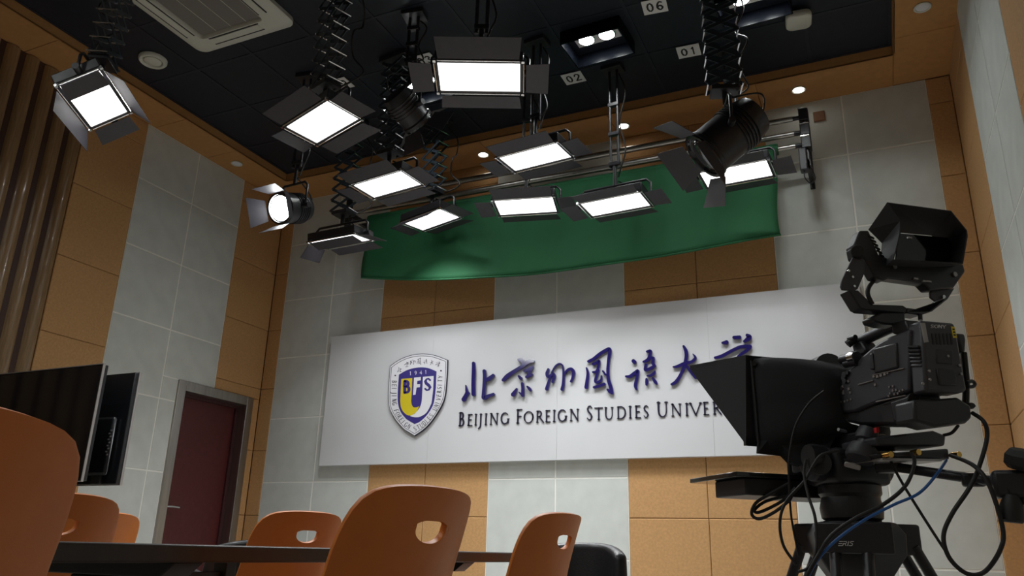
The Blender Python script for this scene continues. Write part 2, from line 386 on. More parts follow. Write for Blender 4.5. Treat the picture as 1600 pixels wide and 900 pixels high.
names_ = ['first', 'second', 'third', 'fourth', 'fifth', 'sixth', 'last']
for zf, s, strokes in CH:
    mb = MB()
    for k, st_ in enumerate(strokes):
        jit = .0006*k
        px = [(*zf(x, y_), w_/s) for x, y_, w_ in st_]
        stroke_mesh(mb, px, lambda u, v: on_y(u, v, CY-jit), (0, .018, 0))
    mb.build('calligraphy_character', 'navy', sg, smooth=35)

# ---- roman capitals as strokes on a 0..1 box; t thick, h hairline
t_, h_ = .075, .045
def arc(cx, cy, rx_, ry_, a0, a1, w0, w1=None, n=9):
    w1 = w0 if w1 is None else w1
    return [(cx+rx_*math.cos(R(a0+(a1-a0)*i/n)), cy+ry_*math.sin(R(a0+(a1-a0)*i/n)), w0+(w1-w0)*i/n) for i in range(n+1)]
def vary(pts, a): # thicken a bowl at its sides
    return [(x, y_, w_*(1+a*abs(math.cos(math.pi*2*i/max(1, len(pts)-1)*.5+math.pi/2)))) for i, (x, y_, w_) in enumerate(pts)]
G_ = {
 'B': [[(.22,0,t_),(.22,1,t_)], vary([(.22,1,h_)]+arc(.42,.76,.28,.24,90,-90,h_)+[(.22,.52,h_)], .7), vary([(.22,.52,h_)]+arc(.46,.26,.36,.26,90,-90,h_)+[(.22,0,h_)], .7)],
 'E': [[(.2,0,t_),(.2,1,t_)], [(.2,1,h_),(.85,1,h_)], [(.2,.52,h_),(.72,.52,h_)], [(.2,0,h_),(.9,0,h_)]],
 'F': [[(.25,0,t_),(.25,1,t_)], [(.25,1,h_),(.92,1,h_)], [(.25,.5,h_),(.78,.5,h_)]],
 'I': [[(.5,0,t_),(.5,1,t_)]],
 'J': [[(.62,1,t_),(.62,.1,t_),(.5,-.18,t_),(.1,-.32,h_)]],
 'N': [[(.14,0,h_),(.14,1,h_)], [(.14,1,t_),(.86,0,t_)], [(.86,0,h_),(.86,1,h_)]],
 'G': [vary(arc(.52,.5,.44,.5,45,330,h_), .9), [(.9,.42,t_),(.9,.08,t_)]],
 'O': [vary(arc(.5,.5,.44,.5,90,450,h_, n=20), .0), arc(.5,.5,.43,.5,150,210,t_,t_,5), arc(.5,.5,.43,.5,-30,30,t_,t_,5)],
 'R': [[(.2,0,t_),(.2,1,t_)], vary([(.2,1,h_)]+arc(.4,.75,.28,.25,90,-90,h_)+[(.2,.5,h_)], .7), [(.42,.5,t_),(.95,0,t_)]],
 'S': [[(.85,.86,h_),(.62,.99,h_),(.34,.96,h_),(.18,.78,t_),(.3,.6,t_),(.65,.42,t_),(.84,.24,t_),(.68,.04,h_),(.38,0,h_),(.14,.14,h_)]],
 'T': [[(.5,0,t_),(.5,1,t_)], [(.04,1,h_),(.96,1,h_)]],
 'U': [[(.14,1,t_),(.14,.35,t_),(.26,.08,t_),(.5,0,h_),(.74,.08,h_),(.86,.35,h_),(.86,1,h_)]],
 'D': [[(.16,0,t_),(.16,1,t_)], vary([(.16,1,h_)]+arc(.45,.5,.45,.5,90,-90,h_)+[(.16,0,h_)], .7)],
 'V': [[(.06,1,t_),(.5,0,t_)], [(.5,0,h_),(.94,1,h_)]],
 'Y': [[(.06,1,t_),(.5,.5,t_)], [(.94,1,h_),(.5,.5,h_)], [(.5,.5,t_),(.5,0,t_)]],
}
SERIF = {'B': [(.22,0),(.22,1)], 'E': [(.2,0),(.2,1)], 'F': [(.25,0),(.25,1)], 'I': [(.5,0),(.5,1)], 'J': [(.62,1)], 'N': [(.14,0),(.14,1),(.86,1)], 'R': [(.2,0),(.2,1)], 'T': [(.5,0)], 'U': [(.14,1),(.86,1)], 'D': [(.16,0),(.16,1)], 'V': [(.06,1),(.94,1)], 'Y': [(.06,1),(.94,1),(.5,0)], 'G': [(.9,.42)]}
def letter(mb, ch, to3, thick, width_px, height_px, weight=1.0, serif=True):
    """to3(x, y): x along the line in 0..width, y up in 0..height (any unit)"""
    W_, H_ = width_px, height_px
    for k, s in enumerate(G_[ch]):
        pts = [(x*W_, y_*H_, w_*H_*weight) for x, y_, w_ in s]
        if len(pts) == 2: S = pts
        else: S = pts
        stroke_mesh(mb, S, to3, thick, 1 if len(S) > 8 or len(S) == 2 else 4)
    if serif:
        for x, y_ in SERIF.get(ch, []):
            stroke_mesh(mb, [(x*W_-.10*H_, y_*H_+(-.02 if y_ > .5 else .02)*H_, .028*H_), (x*W_+.10*H_, y_*H_+(-.02 if y_ > .5 else .02)*H_, .028*H_)], to3, thick, 1)
LET = [('B',716.2,725.6,1),('E',730.2,737.9,0),('I',740.6,745,0),('J',746.5,753,0),('I',756.4,761,0),('N',764.8,778.1,0),('G',781.6,794.8,0),
 ('F',806.4,815.4,1),('O',817.8,833.4,0),('R',836.8,849.3,0),('E',852.1,860,0),('I',863.4,868,0),('G',871,885.4,0),('N',890,904.6,0),
 ('S',916.2,926,1),('T',928.7,942,0),('U',944.6,958.3,0),('D',963.7,978.5,0),('I',982.4,987,0),('E',992.4,1001.6,0),('S',1005,1014,0),
 ('U',1027,1043.6,1),('N',1049,1065,0),('I',1071.2,1075.6,0),('V',1078,1096.4,0),('E',1099.6,1108.4,0),('R',1114,1127,0),('S',1132,1142,0),('I',1147,1152,0),('T',1156,1171,0),('Y',1173,1189,0)]
LY = SY-.009
zb = (on_y(720, 665.3, LY).z + on_y(1105, 647.6, LY).z)/2
for ch, u0, u1, big in LET:
    vb = 665.3-(u0-720)*.046
    xa, xb = on_y(u0, vb, LY).x, on_y(u1, vb, LY).x
    Hh = .112 if big else .092
    mb = MB(); letter(mb, ch, lambda x, y_: V((xa+x, LY, zb+y_)), (0, .0085, 0), xb-xa, Hh, .8)
    mb.build('letter', 'ink', sg)

# ---- crest
ZA = zoomed(590, 540, 6.0)
cr = MB()
def crp(x, y, d): u, v = ZA(x, y); return on_y(u, v, SY-d)
def shape(pts, d, th, n=4, closed=True):
    S = []
    P = pts
    for i in range(len(P)):
        S.append(P[i])
    return [crp(x, y_, d) for x, y_ in S]
OUT = cat([(115,190),(200,132),(300,92),(410,75),(530,87),(655,132)], 5) + cat([(652,250),(635,450),(600,560),(520,690),(440,780),(345,847)], 5) + cat([(250,790),(170,700),(112,590),(100,470),(108,300)], 5)
cx_, cy_ = 378, 455
def scl(P, k): return [(cx_+(x-cx_)*k, cy_+(y_-cy_)*k) for x, y_ in P]
crest = MB().prism([crp(x, y_, .020) for x, y_ in OUT], (0, .0195, 0)).build('crest', 'ink', sg)
def sub(nm, polys, d, m):
    mb = MB()
    for P in polys: mb.prism([crp(x, y_, d) for x, y_ in P], (0, .002, 0))
    return mb.build(nm, m, crest)
sub('crest_face', [scl(OUT, .985)], .0212, 'crest_white')
mbr = MB(); O2 = scl(OUT, .945)
stroke_mesh(mbr, [(x, y_, 2.0) for x, y_ in O2+[O2[0]]], lambda x, y_: crp(x, y_, .0222), (0, .002, 0), 1); mbr.build('crest_line', 'ink', crest)
IN = cat([(200,272),(280,228),(380,205),(470,210),(552,242)], 5) + cat([(545,400),(525,540),(470,640),(400,710),(345,735)], 5) + cat([(270,690),(215,620),(190,530),(190,400)], 5)
sub('crest_field', [IN], .0224, 'crest_navy')
sub('crest_yellow_stripe', [[(222,312),(325,305),(320,440)]+cat([(314,520),(322,560),(345,580),(390,570)], 4)+cat([(365,620),(320,652),(275,650),(230,605),(213,540),(216,420)], 4)], .0236, 'crest_yellow')
sub('crest_white_stripe', [[(425,293),(525,285),(520,420)]+cat([(505,540),(460,625),(400,665),(350,672),(302,660)], 4)+cat([(345,640),(392,585),(413,520),(420,400)], 4)], .0236, 'crest_white')
sub('crest_letter', [[(342,300),(405,293),(403,325),(372,330),(370,362),(398,360),(396,390),(365,393),(355,460),(332,463)]], .0236, 'crest_white')
for ch, x0, y0_, wd, ht in (('B', 240, 440, 66, 105), ('S', 436, 420, 66, 108)):
    mb = MB(); letter(mb, ch, lambda x, y_: crp(x0+x, y0_-y_-.06*x, .0248), (0, .002, 0), wd, ht, 1.75, False); mb.build('crest_letter', 'crest_navy', crest)
DIG = {'1': [[(.5,0,.06),(.5,1,.06)], [(.5,1,.06),(.3,.8,.05)]], '9': [arc(.5,.7,.3,.28,0,360,.06), [(.8,.7,.06),(.75,.3,.06),(.5,.02,.06)]], '4': [[(.7,0,.06),(.7,1,.06),(.15,.3,.06)], [(.15,.3,.06),(.95,.3,.06)]],
       '0': [arc(.5,.5,.32,.48,0,360,.075)], '2': [[(.18,.75,.07),(.35,.97,.07),(.68,.95,.07),(.8,.72,.08),(.6,.45,.07),(.18,.04,.07)], [(.18,.04,.07),(.85,.04,.07)]],
       '6': [[(.78,.9,.06),(.5,.98,.07),(.25,.7,.08),(.2,.3,.08),(.5,.03,.07),(.8,.28,.08),(.52,.56,.07),(.24,.38,.06)]], '3': [[(.2,.85,.06),(.5,.98,.07),(.78,.78,.08),(.45,.54,.06)], [(.45,.54,.06),(.82,.3,.08),(.5,.02,.07),(.16,.16,.06)]]}
def digit(mb, ch, to3, thick, wd, ht):
    for s in DIG[ch]: stroke_mesh(mb, [(x*wd, y_*ht, w_*ht) for x, y_, w_ in s], to3, thick, 1 if len(s) != 8 and len(s) < 4 or len(s) > 8 else 4)
for i, ch in enumerate('1941'):
    x0, y0_ = 296+48*i, 276-4*i
    mb = MB(); digit(mb, ch, lambda x, y_: crp(x0+x, y0_-y_, .0236), (0, .002, 0), 24, 34); mb.build('crest_digit', 'crest_white', crest)
# lettering that runs round the crest
def path_text(txt, path, size, outward):
    S = cat(path, 12); L_ = [0]
    for a, b in zip(S[:-1], S[1:]): L_.append(L_[-1]+math.hypot(b[0]-a[0], b[1]-a[1]))
    n = len(txt); tot = L_[-1]
    for i, ch in enumerate(txt):
        if ch == ' ': continue
        s0 = tot*(i+.1)/n; j = max(k for k in range(len(L_)) if L_[k] <= s0); j = min(j, len(S)-2)
        f = (s0-L_[j])/max(1e-6, L_[j+1]-L_[j]); ox = S[j][0]+(S[j+1][0]-S[j][0])*f; oy = S[j][1]+(S[j+1][1]-S[j][1])*f
        dx, dy = S[j+1][0]-S[j][0], S[j+1][1]-S[j][1]; l = math.hypot(dx, dy); dx /= l; dy /= l; nx, ny = dy, -dx
        wd = tot/n*(.72 if ch != 'I' else .3)
        mb = MB(); letter(mb, ch, lambda x, y_: crp(ox+dx*x+nx*y_, oy+dy*x+ny*y_, .0226), (0, .0015, 0), wd, size, .75, False); mb.build('crest_letter', 'ink', crest)
path_text('BEIJING FOREIGN', [(136,322),(134,420),(138,540),(165,640),(230,735),(300,785)], 42, 1)
path_text('STUDIES UNIVERSITY', [(345,805),(420,765),(490,700),(545,620),(585,520),(600,400),(607,275)], 40, 1)
for x, y_ in ((165, 280), (594, 236)):
    mb = MB(); stroke_mesh(mb, [(x-1, y_, 7), (x+1, y_, 7)], lambda a, b: crp(a, b, .0226), (0, .0015, 0), 1); mb.build('crest_dot', 'ink', crest)
bbx = []
for k, (zf, s, strokes) in enumerate(CH):
    pts = [(*zf(x, y_), w_/s) for st_ in strokes for x, y_, w_ in st_]
    u0 = min(p[0] for p in pts); u1 = max(p[0] for p in pts); v0 = min(p[1] for p in pts); v1 = max(p[1] for p in pts)
    tx, ty_ = [(205,225),(270,178),(330,155),(388,146),(446,150),(505,158),(562,175)][k]; sc_ = (46 if k != 3 else 62)/max(u1-u0, v1-v0)
    mb = MB()
    for st_ in strokes:
        P = [(tx+((zf(x, y_)[0])-(u0+u1)/2)*sc_, ty_+((zf(x, y_)[1])-(v0+v1)/2)*sc_, w_/s*sc_*.85) for x, y_, w_ in st_]
        stroke_mesh(mb, P, lambda a, b: crp(a, b, .0226), (0, .0015, 0), 3)
    mb.build('crest_character', 'ink', crest)

# ================================================================== GREEN BACKDROP AND ROLLERS
RY = D-.3
rb = thing('backdrop_bracket', 'black end bracket holding three backdrop rollers on upper right of back wall', 'bracket', (-.25, RY, 3.4))
for k, z in enumerate((3.925, 3.795, 3.690)):
    MB().bb((-.285, RY-.045, z-.045), (-.215, RY+.045, z+.05)).build('bearing_block', 'black_plastic', rb, bevel=.006)
    MB().bb((-.287, RY-.05, z+.048), (-.222, RY+.05, z+.056)).build('bright_clip', 'chrome', rb, bevel=.002)
    MB().cyl((-.33, RY, z), (-.285, RY, z), .018, n=12).build('shaft_end', 'black_metal', rb, smooth=40)
MB().bb((-.268, RY-.02, 3.50), (-.232, D-.002, 3.56)).bb((-.268, D-.02, 3.45), (-.232, D-.002, 4.0)).bb((-.262, RY-.02, 3.5), (-.238, RY+.02, 3.96)).build('wall_arm', 'black_metal', rb, bevel=.003)
MB().bb((-.31, RY-.06, 3.46), (-.255, RY+.02, 3.64)).build('chain_box', 'grey_plastic', rb, bevel=.008)
MB().tube(cat([tuple(V((-.28, RY-.03, 3.47))), (-.285, RY-.03, 3.41), (-.25, RY-.02, 3.36), (-.215, RY-.01, 3.40), (-.235, RY, 3.49)], 6), .005, 6).build('chain_loop', 'black_metal', rb, smooth=60)
rbl = thing('backdrop_bracket', 'black end bracket holding backdrop rollers at left, behind the hanging lamps', 'bracket', (-4.42, RY, 3.6))
MB().bb((-4.44, RY-.03, 3.62), (-4.40, RY+.03, 3.98)).bb((-4.44, RY+.03, 3.76), (-4.40, D-.002, 3.82)).build('wall_arm', 'black_metal', rbl, bevel=.003)
for z in (3.925, 3.795, 3.690): MB().cyl((-4.40, RY, z), (-4.375, RY, z), .02, n=12).build('shaft_end', 'black_metal', rbl, smooth=40)
for z, nm in ((3.925, 'topmost bare metal roller tube above green backdrop'), (3.795, 'middle bare metal roller tube above green backdrop')):
    t = thing('backdrop_roller', nm, 'roller', (-2.35, RY, z), group='backdrop rollers')
    MB().cyl((-4.375, RY, z), (-.33, RY, z), .022, n=16).build('tube', 'steel', t, smooth=40)
    MB().cyl((-4.2, RY, z), (-.62, RY, z), .027, n=16).build('wound_sleeve', 'steel', t, smooth=40)
t = thing('green_backdrop', 'green cloth backdrop partly unrolled from lowest roller', 'backdrop', (-2.35, RY, 3.69))
MB().cyl((-4.375, RY, 3.69), (-.33, RY, 3.69), .02, n=16).build('tube', 'steel', t, smooth=40)
MB().lathe([(.043, 0), (.046, .03), (.044, .6), (.045, 2), (.043, 3.4), (.046, 3.69), (.043, 3.715)], (-4.17, RY, 3.69), (1, 0, 0)).build('rolled_cloth', 'green', t, smooth=40)
gx = [(-4.163, 3.088), (-3.75, 3.022), (-3.3, 2.962), (-2.82, 2.938), (-2.25, 2.918), (-1.683, 2.918), (-1.05, 2.935), (-.484, 2.967)]
Gb = cat(gx, 6); nz = 16; gv = []
for i, (x, zb_) in enumerate(Gb):
    for k in range(nz+1):
        f = k/nz; z = 3.69+(zb_-3.69)*f
        yy = RY-.045+.02*f*math.sin(x*2.3+.6)+.012*f*math.sin(x*5.1+2*f)+.01*math.sin(f*math.pi)
        gv.append((x + (.012*math.sin(f*6) if i in (0, len(Gb)-1) else 0), yy, z))
gf = [(i*(nz+1)+k, i*(nz+1)+k+1, (i+1)*(nz+1)+k+1, (i+1)*(nz+1)+k) for i in range(len(Gb)-1) for k in range(nz)]
o = MB().add(gv, gf).build('hanging_cloth', 'green', t, smooth=60); so = o.modifiers.new('solid', 'SOLIDIFY'); so.thickness = .003
MB().tube([(x, RY-.045+.02*math.sin(x*2.3+.6)+.012*math.sin(x*5.1+2), z+.004) for x, z in Gb], .008, 8).build('bottom_hem', 'green', t, smooth=60)
p = on_y(1280, 182, D-.006); tag(MB().box((p.x, D-.008, p.z), (.085, .016, .085)).build('junction_plate', 'outlet', bevel=.004), 'small brown square junction plate on wall right of roller bracket', 'wall plate')

# ================================================================== HANGERS AND STUDIO LAMPS
_bar = {}
def scissor(label, x, y, zt, zb_, yaw=0.0, wid=.20, dark=False):
    t = thing('pantograph_hanger', label, 'hanger', (x, y, zb_), yaw, 'scissor hangers for the studio lamps')
    H = zt-zb_-.07; n = max(3, round(H/.10)); ch = (H-.02)/n; key = (round(ch, 3), wid)
    if key not in _bar:
        _bar[key] = []
        for sgn in (1, -1):
            d = V((wid*sgn, 0, ch)); L_ = d.length; a = math.atan2(ch, wid*sgn)
            _bar[key].append(MB().box((0, 0, 0), (L_, .005, .022), Matrix.Rotation(-a, 3, 'Y')).mesh('scissor_bar', 'bar_alu'))
    for i in range(n):
        for yy in (-.05, .05):
            for k in (0, 1): inst('scissor_bar', _bar[key][k], (0, yy+(.003 if k else -.003), .04+ch*(i+.5)), t)
    if 'pin' not in _bar: _bar['pin'] = MB().cyl((0, -.06, 0), (0, .06, 0), .006, n=6).mesh('pivot_pin', 'chrome')
    for i in range(n+1):
        for sx_ in (-1, 1): inst('pivot_pin', _bar['pin'], (sx_*wid/2, 0, .04+ch*i), t)
    MB().box((0, 0, zt-zb_-.02), (wid+.06, .14, .04)).build('ceiling_carriage', 'black_metal', t, local=True, bevel=.004)
    MB().box((0, 0, .022), (wid*.8, .12, .03)).cyl((0, 0, -.03), (0, 0, .01), .016, n=12).build('lower_carriage', 'black_metal', t, local=True, bevel=.003)
    c = [(wid*.55, .05, zt-zb_-.03)]
    for i in range(6): c.append((wid*(.55+.28*(i % 2)), .05+.05*(i % 3), (zt-zb_)*(1-(i+1)/7)))
    MB().tube(cat(c+[(wid*.2, .03, .0)], 6), .006, 6).build('power_cable', 'rubber', t, local=True, smooth=60)
def pole(label, x, y, zt, zb_, yaw=0.0, twin=True):
    t = thing('pole_hanger', label, 'hanger', (x, y, zb_), yaw, 'telescopic pole hangers for the studio lamps'); H = zt-zb_
    xs_ = (-.03, .03) if twin else (0,)
    for sx_ in xs_: MB().cyl((sx_, 0, .06), (sx_, 0, H), .011, n=10).build('rod', 'black_metal', t, local=True, smooth=40)
    for k in range(3): MB().box((0, 0, .1+H*.27*k), (.085, .035, .03)).build('cross_clamp', 'black_metal', t, local=True, bevel=.003)
    MB().box((0, 0, H-.015), (.16, .12, .03)).build('ceiling_plate', 'black_metal', t, local=True, bevel=.003)
    MB().cyl((0, 0, -.03), (0, 0, .1), .014, n=12).build('spigot', 'black_metal', t, local=True, smooth=40)
    MB().tube(cat([(.04, .02, H-.05), (.09, .02, H*.75), (.035, .03, H*.5), (.08, .02, H*.25), (.05, .02, .1), (.02, .02, .0)], 6), .006, 6).build('power_cable', 'rubber', t, local=True, smooth=60)

AW, AH = .45, .225
def led_panel(label, c, yaw, tilt, near=-8, far=-8, left=0, right=0, hang='scissor', hlabel='', yoke=.15):
    yaw, tilt = R(yaw), R(tilt)
    t = thing('led_panel_light', label, 'studio light', c, yaw, 'hanging LED panel lights')
    T = rx(-tilt)
    def B(mb): 
        for i, p in enumerate(mb.v): mb.v[i] = T @ p
        return mb
    a, b = AW/2, AH/2
    B(MB().box((0, 0, .040), (AW+.036, AH+.036, .065))).build('housing', 'black_metal', t, local=True, bevel=.006)
    fn = MB()
    for k in range(9): fn.box((-.18+.045*k, 0, .078), (.006, AH*.8, .016))
    B(fn).build('heat_sink', 'black_metal', t, local=True)
    B(MB().box((0, 0, .003), (AW, AH, .006))).build('led_face', 'led', t, local=True)
    la = bpy.data.lights.new('led_beam', 'AREA'); la.shape = 'RECTANGLE'; la.size = AW-.01; la.size_y = AH-.01; la.energy = PANEL_WATT; la.spread = R(PANEL_SPREAD); la.color = (.97, .99, 1.0)
    lo = bpy.data.objects.new('led_beam', la); C.objects.link(lo); lo.parent = t; lo.matrix_local = Matrix.Translation(T @ V((0, 0, -.003))) @ T.to_4x4()
    rim = MB()
    for s in (-1, 1): rim.box((0, s*(b+.007), .002), (AW+.03, .014, .014)); rim.box((s*(a+.007), 0, .002), (.014, AH+.03, .014))
    B(rim).build('face_rim', 'black_metal', t, local=True)
    hg = MB()
    for s in (-1, 1): hg.cyl((-a, s*(b+.020), -.006), (a, s*(b+.020), -.006), .004, n=8); hg.cyl((s*(a+.020), -b, -.006), (s*(a+.020), b, -.006), .004, n=8)
    for sx_ in (-1, 1):
        for sy in (-1, 1): hg.box((sx_*(a+.016), sy*(b+.016), -.004), (.016, .016, .016))
    B(hg).build('hinge_rod', 'chrome', t, local=True, smooth=40)
    def flap(o, ax, half, depth, ang, off):
        if ang is None: return
        o = V(o); ax = V(ax); an = R(ang); d = math.cos(an)*o + math.sin(an)*V((0, 0, -1)); n = d.cross(ax)
        h0 = o*off + V((0, 0, -.010)) + d*.012
        pts = [h0-ax*half, h0+ax*half, h0+ax*(half+.012)+d*depth, h0-ax*(half+.012)+d*depth]
        B(MB().prism(pts, n*.0022)).build('barn_door', 'flap', t, local=True)
    flap((0, -1, 0), (1, 0, 0), a-.004, .13, near, b+.022); flap((0, 1, 0), (1, 0, 0), a-.004, .13, far, b+.022)
    flap((-1, 0, 0), (0, 1, 0), b-.004, .125, left, a+.022); flap((1, 0, 0), (0, 1, 0), b-.004, .125, right, a+.022)
    yk = MB(); q = a+.045
    yk.tube([(-q, 0, .03), (-q, 0, yoke-.03), (-q+.03, 0, yoke), (q-.03, 0, yoke), (q, 0, yoke-.03), (q, 0, .03)], .010, 8)
    yk.cyl((0, 0, yoke), (0, 0, yoke+.06), .016, n=12)
    yk.build('yoke', 'black_metal', t, local=True, smooth=50)
    for s in (-1, 1): MB().cyl((s*(a+.02), 0, .03), (s*(q+.03), 0, .03), .020, n=14).build('tilt_knob', 'black_plastic', t, local=True, smooth=40)
    MB().tube(cat([(.08, 0, .08), (.10, .04, .12), (.06, .06, .17), (.01, .03, yoke+.05)], 6), .005, 6).build('power_lead', 'rubber', t, local=True, smooth=60)
    zb_ = c[2]+yoke+.075
    if hang == 'scissor': scissor(hlabel, c[0], c[1], ZC-.004, zb_, yaw)
    elif hang == 'pole': pole(hlabel, c[0], c[1], ZC-.004, zb_, yaw)
    elif hang == 'roller': pass
led_panel('LED panel nearest the slatted wall, one flap folded over its face', (-3.967, 2.625, 3.197), 121, 33, near=62, far=62, left=172, right=15, hlabel='scissor hanger at upper left carrying panel light near slatted wall')
led_panel('LED panel below the placard reading 09, flaps wide open', (-2.877, 3.344, 3.192), -19, 5, -6, -6, 0, 0, hlabel='scissor hanger right of the ceiling air conditioner')
led_panel('LED panel at top centre with its face turned to the viewer', (-1.798, 3.339, 3.238), 24, 9, -16, -10, 0, 0, hang='pole', hlabel='pole hanger above the top centre panel light')
led_panel('LED panel just above the smallest edge-on lamp, left of backdrop rollers', (-3.02, 4.279, 3.225), -8, 2, -6, -4, 0, 0, hlabel='scissor hanger above panel light left of backdrop rollers')
led_panel('LED panel seen edge-on with its front flap nearly shut, by green backdrop corner', (-3.90, 4.93, 3.16), -2, -8, 166, 10, 55, 10, hlabel='scissor hanger above the edge-on panel light')
led_panel('LED panel in front of left half of green backdrop, small and tilted', (-3.20, 5.20, 3.35), -17, -1, 40, -12, 0, 0, hlabel='scissor hanger crossing soffit left of centre')
led_panel('LED panel crossing the roller tubes at centre, with splayed flaps', (-1.96, 4.506, 3.347), -6, 0, -6, -4, 0, 0, hang='pole', hlabel='pole hanger above panel light crossing the roller tubes')
led_panel('LED panel in front of middle of green backdrop', (-2.288, 5.098, 3.280), 13, 5, -4, -12, 0, 0, hang='pole', hlabel='pole hanger above panel light at middle of green backdrop')
led_panel('LED panel below the twin-rod pole, in front of green backdrop', (-1.549, 5.034, 3.143), -4, 2, 4, -12, 0, 0, hang='pole', hlabel='long twin-rod pole hanger below the placard reading 02')
led_panel('LED panel half hidden behind the dark spotlight at right', (-.70, 5.12, 3.27), -3, 3, 5, -12, 0, 0, hang='pole', hlabel='pole hanger behind the dark spotlight at right')

def fresnel(label, c, axis, r=.10, L_=.26, lit=True, hang='scissor', hlabel='', doors=(35, 35, 35, 35), roll=0.0, yoke=.2):
    c = V(c); ax = V(axis).normalized()
    t = thing('fresnel_spotlight', label, 'spotlight', c, 0, 'fresnel spotlights')
    side = ax.cross(V((0, 0, 1))).normalized(); upv = side.cross(ax).normalized()
    MB().lathe([(r*.55, -L_), (r*.9, -L_*.97), (r*1.02, -L_*.8), (r*1.05, -L_*.3), (r*1.05, -.03), (r*1.14, -.02), (r*1.14, .0), (r*1.0, .003), (r*.97, -.012), (r*.5, -.03)], (0, 0, 0), ax).build('housing', 'black_metal', t, local=True, smooth=35)
    fn = MB(); 
    for k in range(5): fn.lathe([(r*1.06, -L_*.75+k*.022), (r*1.10, -L_*.75+k*.022), (r*1.10, -L_*.75+k*.022+.008), (r*1.06, -L_*.75+k*.022+.008)], (0, 0, 0), ax)
    fn.build('cooling_fin', 'black_metal', t, local=True, smooth=35)
    MB().lathe([(r*.90, -.012), (r*.86, .0), (r*.6, .012), (r*.3, .018), (.001, .02)], (0, 0, 0), ax).build('lens', 'spot' if lit else 'glass_dark', t, local=True, smooth=50)
    rg = MB()
    for q in (.75, .55, .35): rg.lathe([(r*q, .012*(1-q)+.004), (r*q+.003, .012*(1-q)+.006), (r*q+.003, .0)], (0, 0, 0), ax)
    MB().lathe([(r*.90, -.02), (r*1.1, -.02), (r*1.1, .012), (r*.96, .012), (r*.92, -.0)], (0, 0, 0), ax).build('lens_ring', 'gloss_black', t, local=True, smooth=35)
    cr_, sr_ = math.cos(roll), math.sin(roll); s1 = cr_*side+sr_*upv; u1 = -sr_*side+cr_*upv
    for (o, x_), an in zip(((u1, s1), (-u1, s1), (s1, u1), (-s1, u1)), doors):
        a = R(an); d = math.cos(a)*o+math.sin(a)*ax; h0 = o*r*1.12+ax*.015; w0, w1 = r*.72, r*1.05; dp = r*1.25
        MB().prism([h0-x_*w0, h0+x_*w0, h0+x_*w1+d*dp, h0-x_*w1+d*dp], d.cross(x_)*.002).build('barn_door', 'flap', t, local=True)
    pc = -ax*L_*.45; q = r*1.22; tp = pc+V((0, 0, yoke))
    yk = MB().tube([pc-side*q, pc-side*q+V((0, 0, yoke-.03)), tp-side*(q-.03), tp+side*(q-.03), pc+side*q+V((0, 0, yoke-.03)), pc+side*q], .010, 8).cyl(tp, tp+V((0, 0, .06)), .015, n=12)
    yk.build('yoke', 'black_metal', t, local=True, smooth=50)
    for s in (-1, 1): MB().cyl(pc+side*s*r, pc+side*s*(q+.035), .02, n=12).build('tilt_knob', 'black_plastic', t, local=True, smooth=40)
    MB().tube(cat([tuple(-ax*L_*.95), tuple(-ax*(L_+.06)+V((0, 0, -.02))), tuple(-ax*(L_+.05)+V((0, 0, .1))), tuple(tp+V((.02, 0, .05)))], 8), .006, 6).build('power_lead', 'rubber', t, local=True, smooth=60)
    b = c+tp
    if hang == 'scissor': scissor(hlabel, b.x, b.y, ZC-.004, b.z+.08, .3)
    else: pole(hlabel, b.x, b.y, ZC-.004, b.z+.08, .2)
    return t
fresnel('lit round fresnel spotlight with barn doors at left, below dark ceiling corner', (-3.83, 4.11, 3.10), (-.04, -.78, -.32), r=.108, L_=.27, hang='pole', hlabel='pole hanger above the lit round spotlight', doors=(72, 72, 55, 62))
fresnel('large unlit dark spotlight hanging at right, pointing down left', (-.735, 4.15, 2.94), (-.68, -.22, -.62), r=.135, L_=.40, lit=False, hlabel='tall scissor hanger at right above the dark spotlight', doors=(30, 45, 40, 40), roll=.5)
fresnel('unlit dark spotlight among hangers below the top centre panel light', (-2.60, 3.98, 3.48), (.25, .8, -.45), r=.10, L_=.25, lit=False, hang='pole', hlabel='pole hanger above unlit spotlight at centre', doors=(30, 40, 35, 35))

# ================================================================== CEILING FIXTURES
def twin_lamp(label, x, y, yaw=-.05):
    t = thing('twin_ceiling_lamp', label, 'ceiling lamp', (x, y, ZC-.11), yaw, 'twin ceiling lamps')
    b = MB(); w_, d_ = .44, .32
    for s in (-1, 1): b.box((s*w_/2, 0, .055), (.008, d_, .106)); b.box((0, s*d_/2, .055), (w_+.008, .008, .106))
    b.build('box_shade', 'shade_black', t, local=True)
    MB().box((0, -.02, .100), (.33, .15, .008)).build('back_plate', 'placard', t, local=True)
    for s in (-1, 1):
        MB().lathe([(.064, .094), (.064, .088), (.056, .084)], (s*.078, -.02, 0), (0, 0, 1)).build('lamp_ring', 'chrome', t, local=True, smooth=40)
        MB().lathe([(.055, .093), (.055, .084), (.04, .080), (.001, .078)], (s*.078, -.02, 0), (0, 0, 1)).build('lamp_lens', 'can', t, local=True, smooth=40)
twin_lamp('lit twin ceiling lamp in black box, left of the placard reading 06', -1.533, 4.62)
twin_lamp('lit twin ceiling lamp cut by top edge of the photo', -.44, 4.60)
twin_lamp('lit twin ceiling lamp mostly hidden behind the top centre panel light', -3.02, 4.62)
for nm_, x_, y_ in (('left side, nearer', -4.0, .6), ('middle, nearer', -2.7, .6), ('right side, nearer', -1.3, .5), ('left side, farther', -4.0, -1.1), ('middle, farther', -2.7, -1.1), ('right side, farther', -1.3, -1.1)):  # unseen lamps added behind the viewer to fill chair backs and camera rig
    twin_lamp('lit twin ceiling lamp behind the viewer, ' + nm_, x_, y_)
